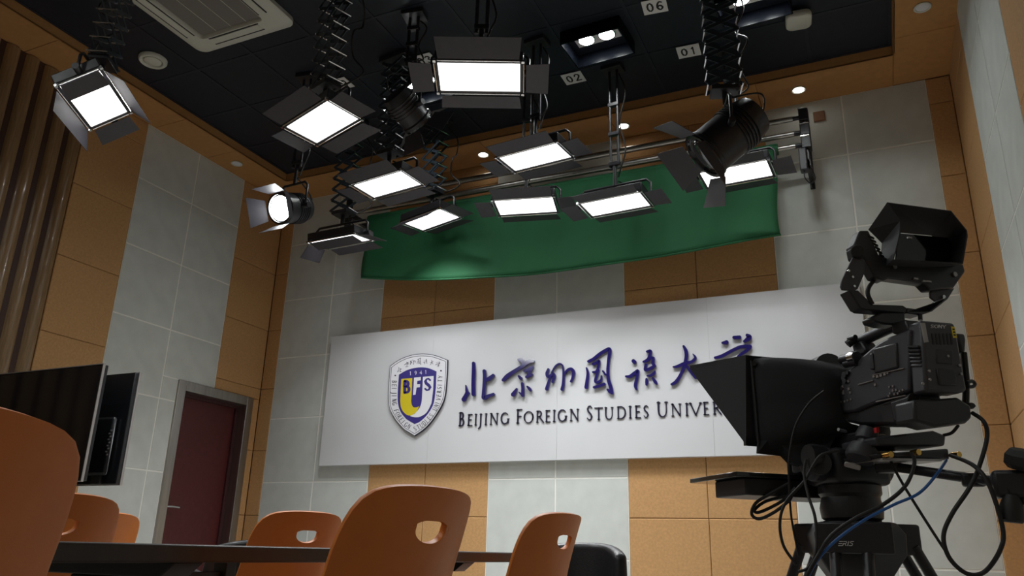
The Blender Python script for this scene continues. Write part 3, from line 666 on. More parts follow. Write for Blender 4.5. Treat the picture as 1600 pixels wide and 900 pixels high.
def downlight(label, x, y, lit):
    t = thing('downlight', label, 'downlight', (x, y, ZS-.012), 0, 'round soffit downlights')
    MB().lathe([(.040, .011), (.052, .011), (.055, .004), (.050, .0), (.042, .003), (.040, .009)], (0, 0, 0), (0, 0, 1)).build('ring', 'ac_white', t, local=True, smooth=40)
    MB().lathe([(.040, .011), (.040, .006), (.02, .004), (.001, .004)], (0, 0, 0), (0, 0, 1)).build('lens', 'down' if lit else 'crest_white', t, local=True, smooth=40)
downlight('lit soffit downlight right of the dark spotlight', -.27, 5.75, True)
downlight('lit soffit downlight beside the twin-rod pole', -1.69, 5.765, True)
downlight('lit soffit downlight left of centre, beside the panel crossing the rollers', -3.036, 5.777, True)
downlight('unlit soffit downlight at upper right corner', .575, 5.04, False)
downlight('unlit soffit downlight above left white wall field', -5.324, 5.05, False)
def placard(txt, u, v, yaw=.03, label=''):
    p_ = on_z(u, v, ZC-.012); t = thing('number_placard', label, 'placard', p_, yaw, 'ceiling number placards')
    MB().box((0, 0, 0), (.165, .145, .004)).build('sheet', 'placard', t, local=True)
    for k, ch in enumerate(txt):
        mb = MB(); digit(mb, ch, lambda x, y_: V((-.058+.062*k+x, .045-y_, -.0042)) if False else V((-.060+.066*k+x, .042-(y_), -.0040)) , (0, 0, .0015), .056, .086)
        for i, q in enumerate(mb.v): mb.v[i] = V((q.x, -q.y, q.z))
        # seen from below the sheet reads with its top towards the viewer
        for i, q in enumerate(mb.v): mb.v[i] = V((q.x, -q.y, q.z))
        mb.build('digit', 'print', t, local=True)
placard('06', 1023, 10, .1, 'white placard reading 06 at top of dark ceiling')
placard('01', 1076, 80, .06, 'white placard reading 01 left of tall scissor hanger')
placard('02', 896, 122, .0, 'white placard reading 02 below the twin ceiling lamp')
placard('09', 533, 131, .0, 'white placard reading 09 behind the scissor hanger')
placard('03', 664, 94, .0, 'white placard partly hidden behind the top centre panel light')
# air conditioner
ac = thing('ceiling_air_conditioner', 'white four-way ceiling air conditioner with grey centre grille', 'air conditioner', (-3.90, 3.18, ZC-.06))
def rrect(w_, r, n=6):
    out = []
    for cx, cy, a0 in ((1, 1, 0), (-1, 1, 90), (-1, -1, 180), (1, -1, 270)):
        for k in range(n+1): a = R(a0+90*k/n); out.append((cx*(w_/2-r)+r*math.cos(a), cy*(w_/2-r)+r*math.sin(a)))
    return out
lv = [(.90, .07, .058), (.90, .07, .028), (.84, .06, .008), (.72, .05, .0), (.58, .03, .0), (.56, .02, .02), (.56, .02, .05)]
vs = []; 
for w_, r, z in lv: vs += [(x, y_, z) for x, y_ in rrect(w_, r)]
n = 28; fs = [(i*n+k, i*n+(k+1) % n, (i+1)*n+(k+1) % n, (i+1)*n+k) for i in range(len(lv)-1) for k in range(n)]
MB().add(vs, fs).build('cover_frame', 'ac_white', ac, local=True, smooth=50)
MB().box((0, 0, .030), (.555, .555, .006)).build('centre_grille', 'ac_grille', ac, local=True)
for k in range(3): MB().box((-.14+.14*k, 0, .026), (.004, .55, .004)).build('grille_rib', 'ac_white', ac, local=True)
for k in range(4):
    m = rz(R(90*k))
    MB().box(m @ V((0, .335, -.002)), (.44, .055, .006), m).build('air_louver', 'ac_white', ac, local=True, bevel=.002)
    for j in (-1, 1): MB().box(m @ V((0, .335+.034*j, .0)), (.46, .008, .006), m).build('air_slot', 'print', ac, local=True)
sp = thing('ceiling_speaker', 'round cream ceiling speaker beside the air conditioner', 'speaker', (-4.80, 3.565, ZC-.03))
MB().lathe([(.105, .028), (.105, .012), (.095, .0), (.078, .002), (.072, .012), (.070, .026)], (0, 0, 0), (0, 0, 1)).build('ring', 'ac_white', sp, local=True, smooth=40)
MB().lathe([(.064, .024), (.064, .006), (.058, .002), (.001, .002)], (0, 0, 0), (0, 0, 1)).build('cone_cover', 'ac_white', sp, local=True, smooth=40)
ap = thing('wireless_access_point', 'white rounded wireless access point under ceiling at upper right', 'access point', (-.185, 4.90, ZC-.085), .1)
vs = []; lv = [(.13, .04, .048), (.165, .045, .046), (.17, .045, .03), (.168, .045, .008), (.155, .04, .0)]
for w_, r, z in lv: vs += [(x, y_, z) for x, y_ in rrect(w_, r)]
MB().add(vs, [(i*n+k, i*n+(k+1) % n, (i+1)*n+(k+1) % n, (i+1)*n+k) for i in range(len(lv)-1) for k in range(n)]+[tuple(range(n)), tuple(range(4*n, 5*n))]).build('cover', 'ac_white', ap, local=True, smooth=50)
MB().cyl((0, 0, .046), (0, 0, .083), .03, n=14).build('mount', 'black_metal', ap, local=True, smooth=40)

# ================================================================== SCREENS ON THE LEFT
TX0, TX1, TZ0, TZ1 = -5.345, -4.14, 1.06, 1.735
stn = thing('display_stand', 'black pole stand holding two back-to-back televisions', 'stand', (-4.74, 3.28, 0))
MB().bb((-4.78, 3.245, 0.03), (-4.70, 3.315, 1.65)).build('column', 'black_metal', stn, bevel=.005)
MB().bb((-5.1, 3.0, 0), (-4.38, 3.56, .03)).build('base_plate', 'black_metal', stn, bevel=.005)
MB().bb((-4.95, 3.235, 1.25), (-4.53, 3.325, 1.55)).build('mount_plate', 'black_metal', stn)
for ty0, sgn, lab in ((3.165, -1, 'large flat television facing the chairs, silver right edge'), (3.395, 1, 'black rear of second television standing behind the first')):
    t = thing('television', lab, 'television', ((TX0+TX1)/2, ty0, TZ0), group='televisions back to back')
    f = ty0+sgn*.022
    MB().bb((TX0, ty0-.018, TZ0), (TX1, ty0+.018, TZ1)).build('cabinet', 'tv_back', t, bevel=.004)
    MB().bb((TX0+.006, f-sgn*.004, TZ0+.012), (TX1-.006, f, TZ1-.006)).build('screen', 'screen', t)
    bz = MB(); g = .005
    for a, b in (((TX0-g, TZ0), (TX0, TZ1+g)), ((TX1, TZ0-g), (TX1+g, TZ1+g)), ((TX0, TZ1), (TX1, TZ1+g)), ((TX0, TZ0-g), (TX1, TZ0))): bz.bb((a[0], ty0+sgn*.008, a[1]), (b[0], ty0+sgn*.0235, b[1]))
    bz.build('bezel', 'bezel', t)
    bk = ty0-sgn*.018
    MB().bb((TX0+.25, bk, TZ0+.05), (TX1-.07, bk-sgn*.035, TZ0+.40)).build('rear_bulge', 'tv_back', t, bevel=.02)
    pt_ = MB()
    for k in range(9): pt_.box((TX1-.075-(k % 2)*.012, bk-sgn*.036, TZ0+.17+.018*k), (.012, .004, .009))
    pt_.build('port_row', 'bezel', t)
    MB().bb((TX1-.20, bk, TZ0+.0), (TX1-.12, bk-sgn*.02, TZ0+.05)).build('speaker_slot', 'rubber', t, bevel=.004)

# ================================================================== TABLES AND CHAIRS
def table(label, x0, x1, y0, y1, z=.737):
    t = thing('training_table', label, 'table', ((x0+x1)/2, (y0+y1)/2, 0), group='long dark training tables')
    MB().bb((x0, y0, z-.026), (x1, y1, z)).build('table_top', 'table', t, bevel=.003)
    for yy in (y0+.27, y1-.33):
        cx = (x0+x1)/2
        MB().prism([(x0+.03, yy-.03, z-.027), (x1-.03, yy-.03, z-.027), (x1-.06, yy-.03, z-.05), (x0+.06, yy-.03, z-.05)], (0, .06, 0)).build('top_bracket', 'table_leg', t, bevel=.002)
        MB().bb((cx-.03, yy-.025, .06), (cx+.03, yy+.025, z-.05)).build('leg', 'table_leg', t, bevel=.003)
        MB().bb((x0+.04, yy-.03, .02), (x1-.04, yy+.03, .06)).build('foot', 'table_leg', t, bevel=.004)
        for xx in (x0+.07, x1-.07): MB().cyl((xx, yy, 0), (xx, yy, .02), .018, n=12).build('foot_pad', 'rubber', t, smooth=40)
    MB().bb(((x0+x1)/2-.012, y0+.3, z-.16), ((x0+x1)/2+.012, y1-.36, z-.09)).build('cross_beam', 'table_leg', t, bevel=.002)
table('dark table top in front, between the rows of orange chairs', -1.46, -.985, .72, 2.28)
table('farther dark table mostly hidden behind the orange chairs', -2.45, -1.98, 1.10, 2.66, .735)

def chair_mesh():
    prof = cat([(.225, .415), (.205, .440), (.14, .446), (.0, .434), (-.10, .430), (-.165, .447), (-.196, .50), (-.205, .58), (-.218, .68), (-.243, .78), (-.262, .845)], 8)
    L_ = [0]
    for a, b in zip(prof[:-1], prof[1:]): L_.append(L_[-1]+math.hypot(b[0]-a[0], b[1]-a[1]))
    tot = L_[-1]
    def P(l):
        l = min(max(l, 0), tot); j = 0
        while j < len(L_)-2 and L_[j+1] < l: j += 1
        f = (l-L_[j])/max(1e-9, L_[j+1]-L_[j]); return prof[j][0]+(prof[j+1][0]-prof[j][0])*f, prof[j][1]+(prof[j+1][1]-prof[j][1])*f
    # outline of the unrolled shell, right half from seat front to crown
    half = cat([(.001, .0), (.12, .002), (.185, .02), (.215, .08), (.222, .20), (.212, .32), (.206, .42), (.200, .52), (.186, .60), (.180, tot-.17), (.178, tot-.10), (.170, tot-.053), (.152, tot-.022), (.118, tot-.007), (.06, tot-.001), (.001, tot)], 6)
    out = half + [(-x, l) for x, l in reversed(half[1:-1])]
    hc = (0.0, tot-.075)
    def hole(a):
        c, s = math.cos(a), math.sin(a)
        if s > .0:     # flat upper edge
            r = min(.060/max(abs(c), 1e-6), .022/max(s, 1e-6)); k = 8
            r = (abs(c/.044)**k+abs(s/.016)**k)**(-1/k)
        else: r = 1/math.sqrt((c/.044)**2+(s/.023)**2)
        return hc[0]+r*c, hc[1]+r*s
    # resample the outline evenly
    n = 110; Lo = [0]; oc = out+[out[0]]
    for a, b in zip(oc[:-1], oc[1:]): Lo.append(Lo[-1]+math.hypot(b[0]-a[0], b[1]-a[1]))
    ring = []
    for i in range(n):
        s = Lo[-1]*i/n; j = 0
        while Lo[j+1] < s: j += 1
        f = (s-Lo[j])/max(1e-9, Lo[j+1]-Lo[j]); ring.append((oc[j][0]+(oc[j+1][0]-oc[j][0])*f, oc[j][1]+(oc[j+1][1]-oc[j][1])*f))
    m = 34; vs = []
    angs = [math.atan2(q[1]-hc[1], q[0]-hc[0]) for q in ring]
    # spread the angles on the hole more evenly
    un = [angs[0]]
    for a in angs[1:]:
        while a < un[-1]-math.pi: a += 2*math.pi
        while a > un[-1]+math.pi: a -= 2*math.pi
        un.append(a)
    sgn = 1 if un[-1] > un[0] else -1
    ev = [un[0]+sgn*2*math.pi*i/n for i in range(n)]
    inner = [hole(.35*a+.65*e) for a, e in zip(un, ev)]
    for k in range(m+1):
        f = (k/m)**1.25
        for i in range(n):
            x = inner[i][0]+(ring[i][0]-inner[i][0])*f; l = inner[i][1]+(ring[i][1]-inner[i][1])*f
            y, z = P(l); bk = min(max((l-.36)/.15, 0), 1); s = x/.22
            low = min(max((tot-l)/.42, 0), 1)
            wrap = bk*(.072+.03*low)
            y += wrap*s*s; z += (1-bk)*.03*abs(s)**3
            if k == m: pass
            vs.append((x, y, z))
    fs = [(k*n+i, k*n+(i+1) % n, (k+1)*n+(i+1) % n, (k+1)*n+i) for k in range(m) for i in range(n)]
    return MB().add(vs, fs).mesh('seat_shell', 'orange', None, 60)
CHM = chair_mesh(); _leg = None
def chair(label, x, y, face, tilt=0.0):
    """face: heading in degrees the sitter looks, counted left from +Y"""
    global _leg
    t = thing('shell_chair', label, 'chair', (x, y, 0), R(face), 'orange shell chairs in rows')
    o = inst('seat_shell', CHM, (0, 0, 0), t); s = o.modifiers.new('solid', 'SOLIDIFY'); s.thickness = .012; s.offset = 0
    b = o.modifiers.new('bevel', 'BEVEL'); b.width = .0045; b.segments = 2; b.angle_limit = R(50)
    if _leg is None:
        _leg = [MB().tube([(sx_*.14, sy*.13-.02, .425), (sx_*.17, sy*.17-.02, .36), (sx_*.21, sy*.22-.02, .01)], .011, 8).mesh('leg', 'chrome', None, 40) for sx_ in (-1, 1) for sy in (-1, 1)]
        _leg.append(MB().box((0, -.02, .418), (.28, .26, .012)).mesh('seat_bracket', 'table_leg'))
        _leg += [MB().cyl((sx_*.21, sy*.22-.02, 0), (sx_*.21, sy*.22-.02, .02), .015, n=10).mesh('foot_cap', 'rubber', None, 40) for sx_ in (-1, 1) for sy in (-1, 1)]
    for me in _leg: inst(me.name.split('.')[0], me, (0, 0, 0), t)
    return t
def chair_at(label, u, v, face, dz=.842):
    p_ = on_z(u, v, dz); f = R(face); F = V((-math.sin(f), math.cos(f), 0)); q = p_ + F*.267
    chair(label, q.x, q.y, face)
chair_at('nearest orange shell chair, cut by left edge of the photo', -97, 622, 88)
chair_at('orange shell chair in front of the table, large, at centre', 694, 764, 85)
chair_at('orange shell chair beside the black office chair, right of centre', 894, 804, 87)
chair_at('orange shell chair behind the table, just right of the door', 492, 801, 79)
chair_at('orange shell chair behind the nearest one, below the televisions', 111, 772, 84)
chair_at('small yellowish orange shell chair farthest left below the televisions', 174, 802, 84)
def office_chair(label, x, y, face, zt):
    t = thing('office_chair', label, 'office chair', (x, y, 0), R(face), 'black office chairs')
    w_ = .24; vs = []; nx, nz_ = 14, 12
    for i in range(nx+1):
        for k in range(nz_+1):
            s = -1+2*i/nx; f = k/nz_; z = zt-.34+.34*f*(1-.12*abs(s)**3.0); xx = s*w_*(1-.10*f*f)
            vs.append((xx, -.20-.05*f+.13*abs(s)**2.2, z))
    b = MB().add(vs, [(i*(nz_+1)+k, i*(nz_+1)+k+1, (i+1)*(nz_+1)+k+1, (i+1)*(nz_+1)+k) for i in range(nx) for k in range(nz_)]).build('backrest', 'leather', t, local=True, smooth=60)
    s = b.modifiers.new('solid', 'SOLIDIFY'); s.thickness = .05; s.offset = 0; bv = b.modifiers.new('bevel', 'BEVEL'); bv.width = .02; bv.segments = 3
    MB().prism([(x_*.24, y_*.24, .40) for x_, y_ in ((-1, -.8), (-.8, -1), (.8, -1), (1, -.8), (1, .8), (.8, 1), (-.8, 1), (-1, .8))], (0, 0, .08)).build('seat', 'leather', t, local=True, bevel=.025, seg=3)
    for s_ in (-1, 1): MB().tube(cat([(s_*.25, -.16, .60), (s_*.27, -.02, .62), (s_*.27, .14, .61), (s_*.26, .17, .5), (s_*.2, .1, .42)], 6), .018, 8).build('armrest', 'rubber', t, local=True, smooth=60)
    MB().cyl((0, 0, .10), (0, 0, .40), .028, n=16).build('gas_column', 'black_metal', t, local=True, smooth=40)
    for k in range(5):
        a = R(72*k); d = V((math.cos(a), math.sin(a), 0)); MB().tube([d*.02+V((0, 0, .11)), d*.28+V((0, 0, .075))], [.026, .018], 8).build('base_arm', 'black_plastic', t, local=True, smooth=40)
        MB().cyl(d*.28+V((0, 0, .026))-d.cross(V((0, 0, 1)))*.02, d*.28+V((0, 0, .026))+d.cross(V((0, 0, 1)))*.02, .026, n=14).build('caster', 'rubber', t, local=True, smooth=40)
pc_ = on_y(868, 852, 2.95); office_chair('black leather office chair behind the orange chair right of centre', pc_.x, pc_.y, 170, pc_.z+.015)
pc_ = on_y(392, 843, 3.1); office_chair('black office chair peeking over the table beside the door', pc_.x, pc_.y, 60, pc_.z+.0)

# ================================================================== CAMERA RIG
PH = R(40); F = V((-math.sin(PH), math.cos(PH), 0)); Rr = V((math.cos(PH), math.sin(PH), 0)); UZ = V((0, 0, 1))
O = V((-.08, 2.15, 0))
def lf(u, v, f): return on_pl(u, v, O+F*f, F)            # on a plane across the lens axis
def lr(u, v, r): return on_pl(u, v, O+Rr*r, Rr)          # on a plane along the lens axis
def loc(f, r, z): return O+F*f+Rr*r+UZ*z
RM = Matrix((Rr, F, UZ)).transposed()
def rbox(mb, f, r, z, d): return mb.box(loc(f, r, z), (d[1], d[0], d[2]), RM)   # d = (length along axis, width, height)
# ---- tripod
tp = thing('tripod', 'black tripod carrying the studio camera at right', 'tripod', O)
MB().lathe([(.075, .70), (.115, .755), (.118, .80), (.100, .825), (.085, .828)], O, UZ, 6).build('crown', 'black_plastic', tp, bevel=.004)
for k in range(3):
    a = R(-92+120*k); d = V((math.cos(a), math.sin(a), 0)); n_ = UZ.cross(d)
    MB().box(O+d*.105+UZ*.79, (.075, .085, .07), rz(a)).build('leg_hinge', 'black_plastic', tp, bevel=.006)
    lg = MB()
    for s in (-1, 1): lg.tube([O+d*.125+n_*s*.034+UZ*.775, O+d*.34+n_*s*.030+UZ*.36], .013, 10)
    lg.tube([O+d*.28+UZ*.46, O+d*.52+UZ*.012], .011, 10)
    lg.build('leg', 'black_metal', tp, smooth=40)
    MB().box(O+d*.30+UZ*.44, (.05, .10, .06), rz(a) @ Matrix.Rotation(R(25), 3, 'Y')).box(O+d*.20+UZ*.63, (.03, .09, .03), rz(a)).build('leg_clamp', 'grey_plastic', tp, bevel=.004)
    MB().lathe([(.0, 0), (.03, .0), (.032, .012), (.02, .03), (.0, .034)], O+d*.525, UZ, 14).build('foot_pad', 'rubber', tp, smooth=40)
# maker's mark on the front of the crown, in strokes
ER = {'E': [[(.9,1,.09),(.1,1,.09)], [(.85,.5,.09),(.0,.5,.09)], [(.9,0,.09),(.0,0,.09)]], 'R': [[(.0,0,.1),(.12,.55,.1)], [(.05,1,.09),(.8,1,.09),(.9,.75,.09),(.7,.5,.09),(.1,.5,.09)], [(.5,.5,.09),(.85,0,.09)]], 'I': [[(.4,0,.1),(.6,1,.1)]], 'S': [[(.95,1,.09),(.25,1,.09),(.12,.7,.09),(.75,.5,.09),(.8,.2,.09),(.65,0,.09),(.0,0,.09)]]}
yk = O.y-.152
MB().bb((O.x-.075, yk+.003, .755), (O.x+.085, yk+.03, .822)).build('crown_badge', 'black_plastic', tp, bevel=.004)
u0 = 1310.0
for ch, wd in (('E', 6.0), ('R', 6.0), ('I', 3.0), ('S', 6.0)):
    mb = MB()
    for s in ER[ch]: stroke_mesh(mb, [(u0+x*wd+y_*1.2, 852.5-y_*6.5, w_*6.5) for x, y_, w_ in s], lambda a, b: on_y(a, b, yk+.001), (0, .002, 0), 1)
    mb.build('badge_letter', 'white_print', tp); u0 += wd+.6
# ---- fluid head
hd = thing('fluid_head', 'black fluid head with pan bar between tripod and camera', 'tripod head', O+UZ*.828)
MB().lathe([(.055, .826), (.070, .836), (.073, .86), (.067, .885), (.073, .893), (.073, .912), (.060, .918)], O, UZ, 32).build('bowl_base', 'black_plastic', hd, smooth=35)
rbox(MB(), 0, 0, .955, (.13, .155, .085)).build('head_body', 'black_plastic', hd, bevel=.015, seg=3)
MB().cyl(loc(0, -.105, .965), loc(0, .105, .965), .045, n=24).build('tilt_drum', 'grey_plastic', hd, smooth=40, bevel=.004)
MB().cyl(loc(-.03, -.13, .975), loc(-.03, -.09, .975), .028, n=20).build('drag_knob', 'black_plastic', hd, smooth=40)
rbox(MB(), .02, 0, 1.015, (.24, .085, .030)).build('slide_plate', 'black_metal', hd, bevel=.004)
p0 = lf(1308, 668, -.10); p1 = lf(1345, 712, -.10)
a_, b_ = on_y(1357, 672, 2.02), on_y(1345, 712, 2.0)
MB().lathe([(.022, 0), (.025, .016), (.023, .028), (.017, .032), (.017, .042), (.031, .046), (.034, .07), (.030, .078)], a_, (b_-a_), 24).build('lock_dial', 'grey_plastic', hd, smooth=40)
MB().cyl(on_y(1310, 671, 2.0), on_y(1322, 674, 2.02), .004, n=8).build('lever_pin', 'chrome', hd, smooth=40)
tt = on_y(1332, 728, 1.98); MB().box(tt, (.035, .006, .012), Matrix.Rotation(R(18), 3, 'Y')).build('level_plate', 'bezel', hd, bevel=.003)
q0, q1 = on_y(1372, 722, 2.05), on_y(1600, 762, 1.45)
pa = loc(-.06, .085, .985)
hp = [pa, on_y(1400, 730, 2.06), on_y(1500, 745, 1.98), on_y(1572, 755, 1.92)]
MB().tube(hp, .011, 12).build('pan_bar', 'black_metal', hd, smooth=40)
k0 = on_y(1385, 727, 2.07); MB().box(k0, (.05, .05, .035)).build('bar_clamp', 'black_plastic', hd, bevel=.006)
zc_ = thing('zoom_control', 'black zoom control clamped to pan bar end at right edge', 'zoom control', on_y(1585, 757, 1.92))
k1 = on_y(1521, 750, 1.965); MB().box(k1, (.045, .03, .028)).build('bar_ring', 'black_plastic', zc_, bevel=.006)
for u, v, sz in ((1590, 757, (.09, .05, .055)),): MB().box(on_y(u, v, 1.92), sz).build('clamp_block', 'black_plastic', zc_, bevel=.008)
MB().lathe([(.0, 0), (.022, .003), (.030, .012), (.030, .03), (.022, .042), (.0, .044)], on_y(1594, 735, 1.90), (.2, -.3, 1), 8).build('star_knob', 'rubber', zc_, smooth=30)
ka, kb = on_y(1580, 773, 1.90), on_y(1581, 803, 1.90)
MB().lathe([(.012, 0), (.018, .012), (.021, .02), (.022, .05), (.018, .054)], ka, (kb-ka), 18).build('grip_knob', 'rubber', zc_, smooth=40)
MB().cyl(on_y(1569, 769, 1.9), on_y(1578, 770, 1.91), .011, n=12).build('thumb_screw', 'rubber', zc_, smooth=40)
MB().bb(tuple(on_y(1596, 790, 1.9)), tuple(on_y(1596, 790, 1.9)+V((.05, .04, .07)))).build('grip_body', 'black_plastic', zc_, bevel=.008)

# ---- studio camera
cm = thing('studio_camera', 'black studio camcorder seen from behind left, on tripod head', 'camera', O+UZ*1.03)
Z45 = zoomed(1300, 480, 4.5)
def side_poly(pts, r): return [lr(*Z45(x, y_), r) for x, y_ in pts]
def rear_poly(pts, f): return [lf(*Z45(x, y_), f) for x, y_ in pts]
RS = -.050
body = [(545,150),(490,172),(400,205),(330,245),(265,295),(200,350),(140,425),(60,470),(48,540),(20,640),(25,690),(60,745),(160,735),(240,700),(330,665),(545,592)]
MB().prism(side_poly(body, RS), Rr*.10).build('body', 'grey_plastic', cm, bevel=.006)
MB().prism(side_poly([(25,690),(330,665),(545,592),(560,780),(430,830),(200,830),(60,800)], RS+.008), Rr*.084).build('lower_body', 'black_plastic', cm, bevel=.008)
MB().prism(side_poly([(285,290),(452,245),(462,425),(295,470)], RS-.004), Rr*.01).build('side_door', 'black_plastic', cm, bevel=.004)
MB().prism(side_poly([(262,330),(280,322),(298,432),(268,440)], RS-.006), Rr*.01).build('door_latch', 'black_plastic', cm, bevel=.002)
ln = MB()
for a, b in (((310,665),(520,620)), ((185,545),(290,515)), ((285,478),(505,430))):
    pa_, pb_ = lr(*Z45(*a), RS-.002), lr(*Z45(*b), RS-.002); ln.tube([pa_, pb_], .0014, 6)
ln.build('trim_line', 'bezel', cm)
for x, y_, s in [(295,485,9),(320,487,9),(345,478,9),(372,470,9),(392,462,6),(75,560,8),(78,590,7),(80,605,7),(115,520,7),(120,575,8),(130,600,6),(65,665,5),(90,662,5),(112,655,5),(135,648,5),(405,560,4),(430,555,4),(430,585,5),(452,582,5),(478,590,4),(500,582,4),(410,605,4),(440,612,4),(465,606,4),(400,625,4),(305,545,6)]:
    p_ = lr(*Z45(x, y_), RS-.001); MB().box(p_, (.003, s*.0006+.002, s*.0005+.002), RM).build('control_button', 'bezel', cm)
kb_ = MB()
for x, y_, r in ((95,478,.008),(118,462,.005),(100,520,.006),(70,575,.007)): p_ = lr(*Z45(x, y_), RS); kb_.cyl(p_, p_-Rr*.006, r, n=14)
kb_.build('control_knob', 'black_plastic', cm, smooth=40)
MB().prism(side_poly([(410,670),(525,630),(545,600),(525,690),(515,800),(430,800)], RS-.012), Rr*.03).build('shoulder_pad', 'black_plastic', cm, bevel=.006)
# top handle
hnd = cat([tuple(lr(*Z45(165, 255), 0)), tuple(lr(*Z45(230, 225), 0)), tuple(lr(*Z45(320, 185), 0)), tuple(lr(*Z45(400, 148), 0)), tuple(lr(*Z45(470, 125), 0))], 6)
MB().tube(hnd, .014, 12).build('handle', 'black_plastic', cm, smooth=50)
MB().prism(side_poly([(135,260),(200,235),(240,300),(225,330),(175,345),(150,330)], -.02), Rr*.04).build('handle_post', 'black_plastic', cm, bevel=.005)
MB().prism(side_poly([(415,110),(515,85),(545,160),(520,190),(420,190)], -.03), Rr*.06).build('handle_post', 'black_plastic', cm, bevel=.005)
MB().cyl(lr(*Z45(110, 262), -.035), lr(*Z45(160, 220), -.02), .010, n=12).cyl(lr(*Z45(120, 225), -.03), lr(*Z45(165, 212), -.03), .007, n=12).build('microphone_clamp', 'black_metal', cm, smooth=40)
MB().cyl(lr(*Z45(70, 370), -.05), lr(*Z45(180, 345), -.05), .012, n=14).cyl(lr(*Z45(95, 400), -.05), lr(*Z45(180, 380), -.05), .010, n=14).build('viewfinder_rod', 'black_metal', cm, smooth=40)
MB().cyl(lr(*Z45(128, 356), -.052), lr(*Z45(170, 346), -.052), .0135, n=14).build('rod_collar', 'chrome', cm, smooth=40)
# rear adapter block
RF = -.345
face = [(625,88),(862,108),(882,180),(955,590),(900,605),(665,598)]
MB().prism(rear_poly(face, RF), F*.042).build('rear_adapter', 'grey_plastic', cm, bevel=.007)
rib = MB()
for k in range(6):
    a_, b_ = lf(*Z45(632+5*k, 262+27*k), RF), None
    p_ = a_+F*.022; rib.box(p_-Rr*.002, (.006, .032, .006), RM @ rx(R(12)))
rib.build('side_rib', 'black_plastic', cm, bevel=.002)
MB().prism(rear_poly([(735,295),(852,300),(852,400),(740,395)], RF-.002), F*.012).build('latch_recess', 'black_plastic', cm, bevel=.002)
MB().prism(rear_poly([(740,430),(862,430),(880,500),(880,550),(760,550)], RF-.004), F*.012).build('battery_plate', 'black_plastic', cm, bevel=.003)
vt = MB()
for k in range(6): vt.prism(rear_poly([(700+26*k, 185), (712+26*k, 185), (722+26*k, 262), (710+26*k, 262)], RF-.001), F*.004)
vt.build('vent_slot', 'rubber', cm)
MB().prism(rear_poly([(628,110),(655,112),(680,245),(652,248)], RF-.0012), F*.003).build('white_sticker', 'bezel', cm)
MB().prism(rear_poly([(838,135),(862,138),(880,215),(854,215)], RF-.0012), F*.003).build('yellow_sticker', 'yellow_print', cm)
yt = MB()
for k in range(3): yt.prism(rear_poly([(848+4*k,150+20*k),(862+4*k,151+20*k),(864+4*k,160+20*k),(850+4*k,160+20*k)], RF-.0018), F*.002)
yt.build('sticker_print', 'print', cm)
sl_ = {'S': G_['S'], 'O': [arc(.5,.5,.44,.5,90,450,.06, n=20), arc(.5,.5,.43,.5,150,210,.1,.1,5), arc(.5,.5,.43,.5,-30,30,.1,.1,5)], 'N': G_['N'], 'Y': G_['Y']}
for ch, x0, wd in (('S', 694, 24), ('O', 721, 27), ('N', 750, 26), ('Y', 777, 26)):
    mb = MB(); yb = 144+(x0-694)*.04
    letter(mb, ch, lambda x, y_: lf(*Z45(x0+x, yb-y_+.05*x), RF-.0016), F*.0025, wd, 22, 1.2, ch in 'NY'); mb.build('badge_letter', 'white_print', cm)
scw = MB()
for x, y_ in ((635,538),(680,450),(685,510),(895,410),(905,470),(812,345)): p_ = lf(*Z45(x, y_), RF-.001); scw.cyl(p_, p_-F*.003, .003, n=10)
scw.build('screw', 'bezel', cm)
MB().prism(rear_poly([(720,645),(885,632),(980,690),(988,780),(950,815),(730,842),(585,800),(575,650)], RF+.01), F*.06).build('connector_box', 'black_plastic', cm, bevel=.006)
MB().prism(rear_poly([(880,180),(935,185),(945,230),(940,320),(910,320)], RF+.03), F*.05).build('side_module', 'black_plastic', cm, bevel=.005)
MB().tube([lf(*Z45(925, 320), RF+.03), lf(*Z45(945, 520), RF+.03), lf(*Z45(940, 680), RF+.03)], .007, 8).build('module_cable', 'rubber', cm, smooth=40)
cs = MB()
for pts in ([(566,710),(570,765)], [(566,770),(640,772)], [(566,708),(590,700)], [(640,740),(640,772)]): cs.tube([lf(*Z45(*pts[0]), RF+.055), lf(*Z45(*pts[1]), RF+.055)], .0012, 6)
cs.build('port_outline', 'bezel', cm)
tr = [lf(*Z45(x, y_), RF+.02) for x, y_ in ((950,530),(985,520),(1005,540),(990,558),(955,560))]
MB().tube(cat([tuple(q) for q in tr], 4), .004, 8).build('strap_ring', 'black_metal', cm, smooth=50)
MB().prism(rear_poly([(960,670),(1000,668),(1022,695),(1005,712),(965,710)], RF+.02), F*.03).build('cable_plug', 'rubber', cm, bevel=.004)
MB().cyl(loc(.02, 0, 1.20), loc(.14, 0, 1.20), .052, .045, 24).build('lens_barrel', 'black_plastic', cm, smooth=40)
MB().prism(rear_poly([(312,845),(332,843),(334,880),(314,882)], -.17), F*.01).build('red_tab', 'red', cm)
# base pack under the camera with sockets
pk = thing('base_pack', 'black flat transmitter pack with brass sockets under the camera', 'camera pack', loc(-.12, .02, 1.0))
Z29 = zoomed(1050, 590, 2.904)
def pk_poly(pts, f): return [lf(*Z29(x, y_), f) for x, y_ in pts]
MB().prism(pk_poly([(930,345),(1255,322),(1262,372),(945,362)], -.20), F*.12).build('case', 'black_plastic', pk, bevel=.004)
MB().prism(pk_poly([(920,270),(1190,240),(1245,262),(1240,310),(930,310)], -.19), F*.12).build('upper_case', 'grey_plastic', pk, bevel=.005)
MB().prism(pk_poly([(955,364),(1225,370),(1225,380),(955,374)], -.203), F*.11).build('bottom_plate', 'bezel', pk)
for x, y_ in ((963,353),(1088,343),(1270,353)):
    p_ = lf(*Z29(x, y_), -.20); MB().cyl(p_, p_-F*.022, .007, n=12).build('socket', 'brass', pk, smooth=40)

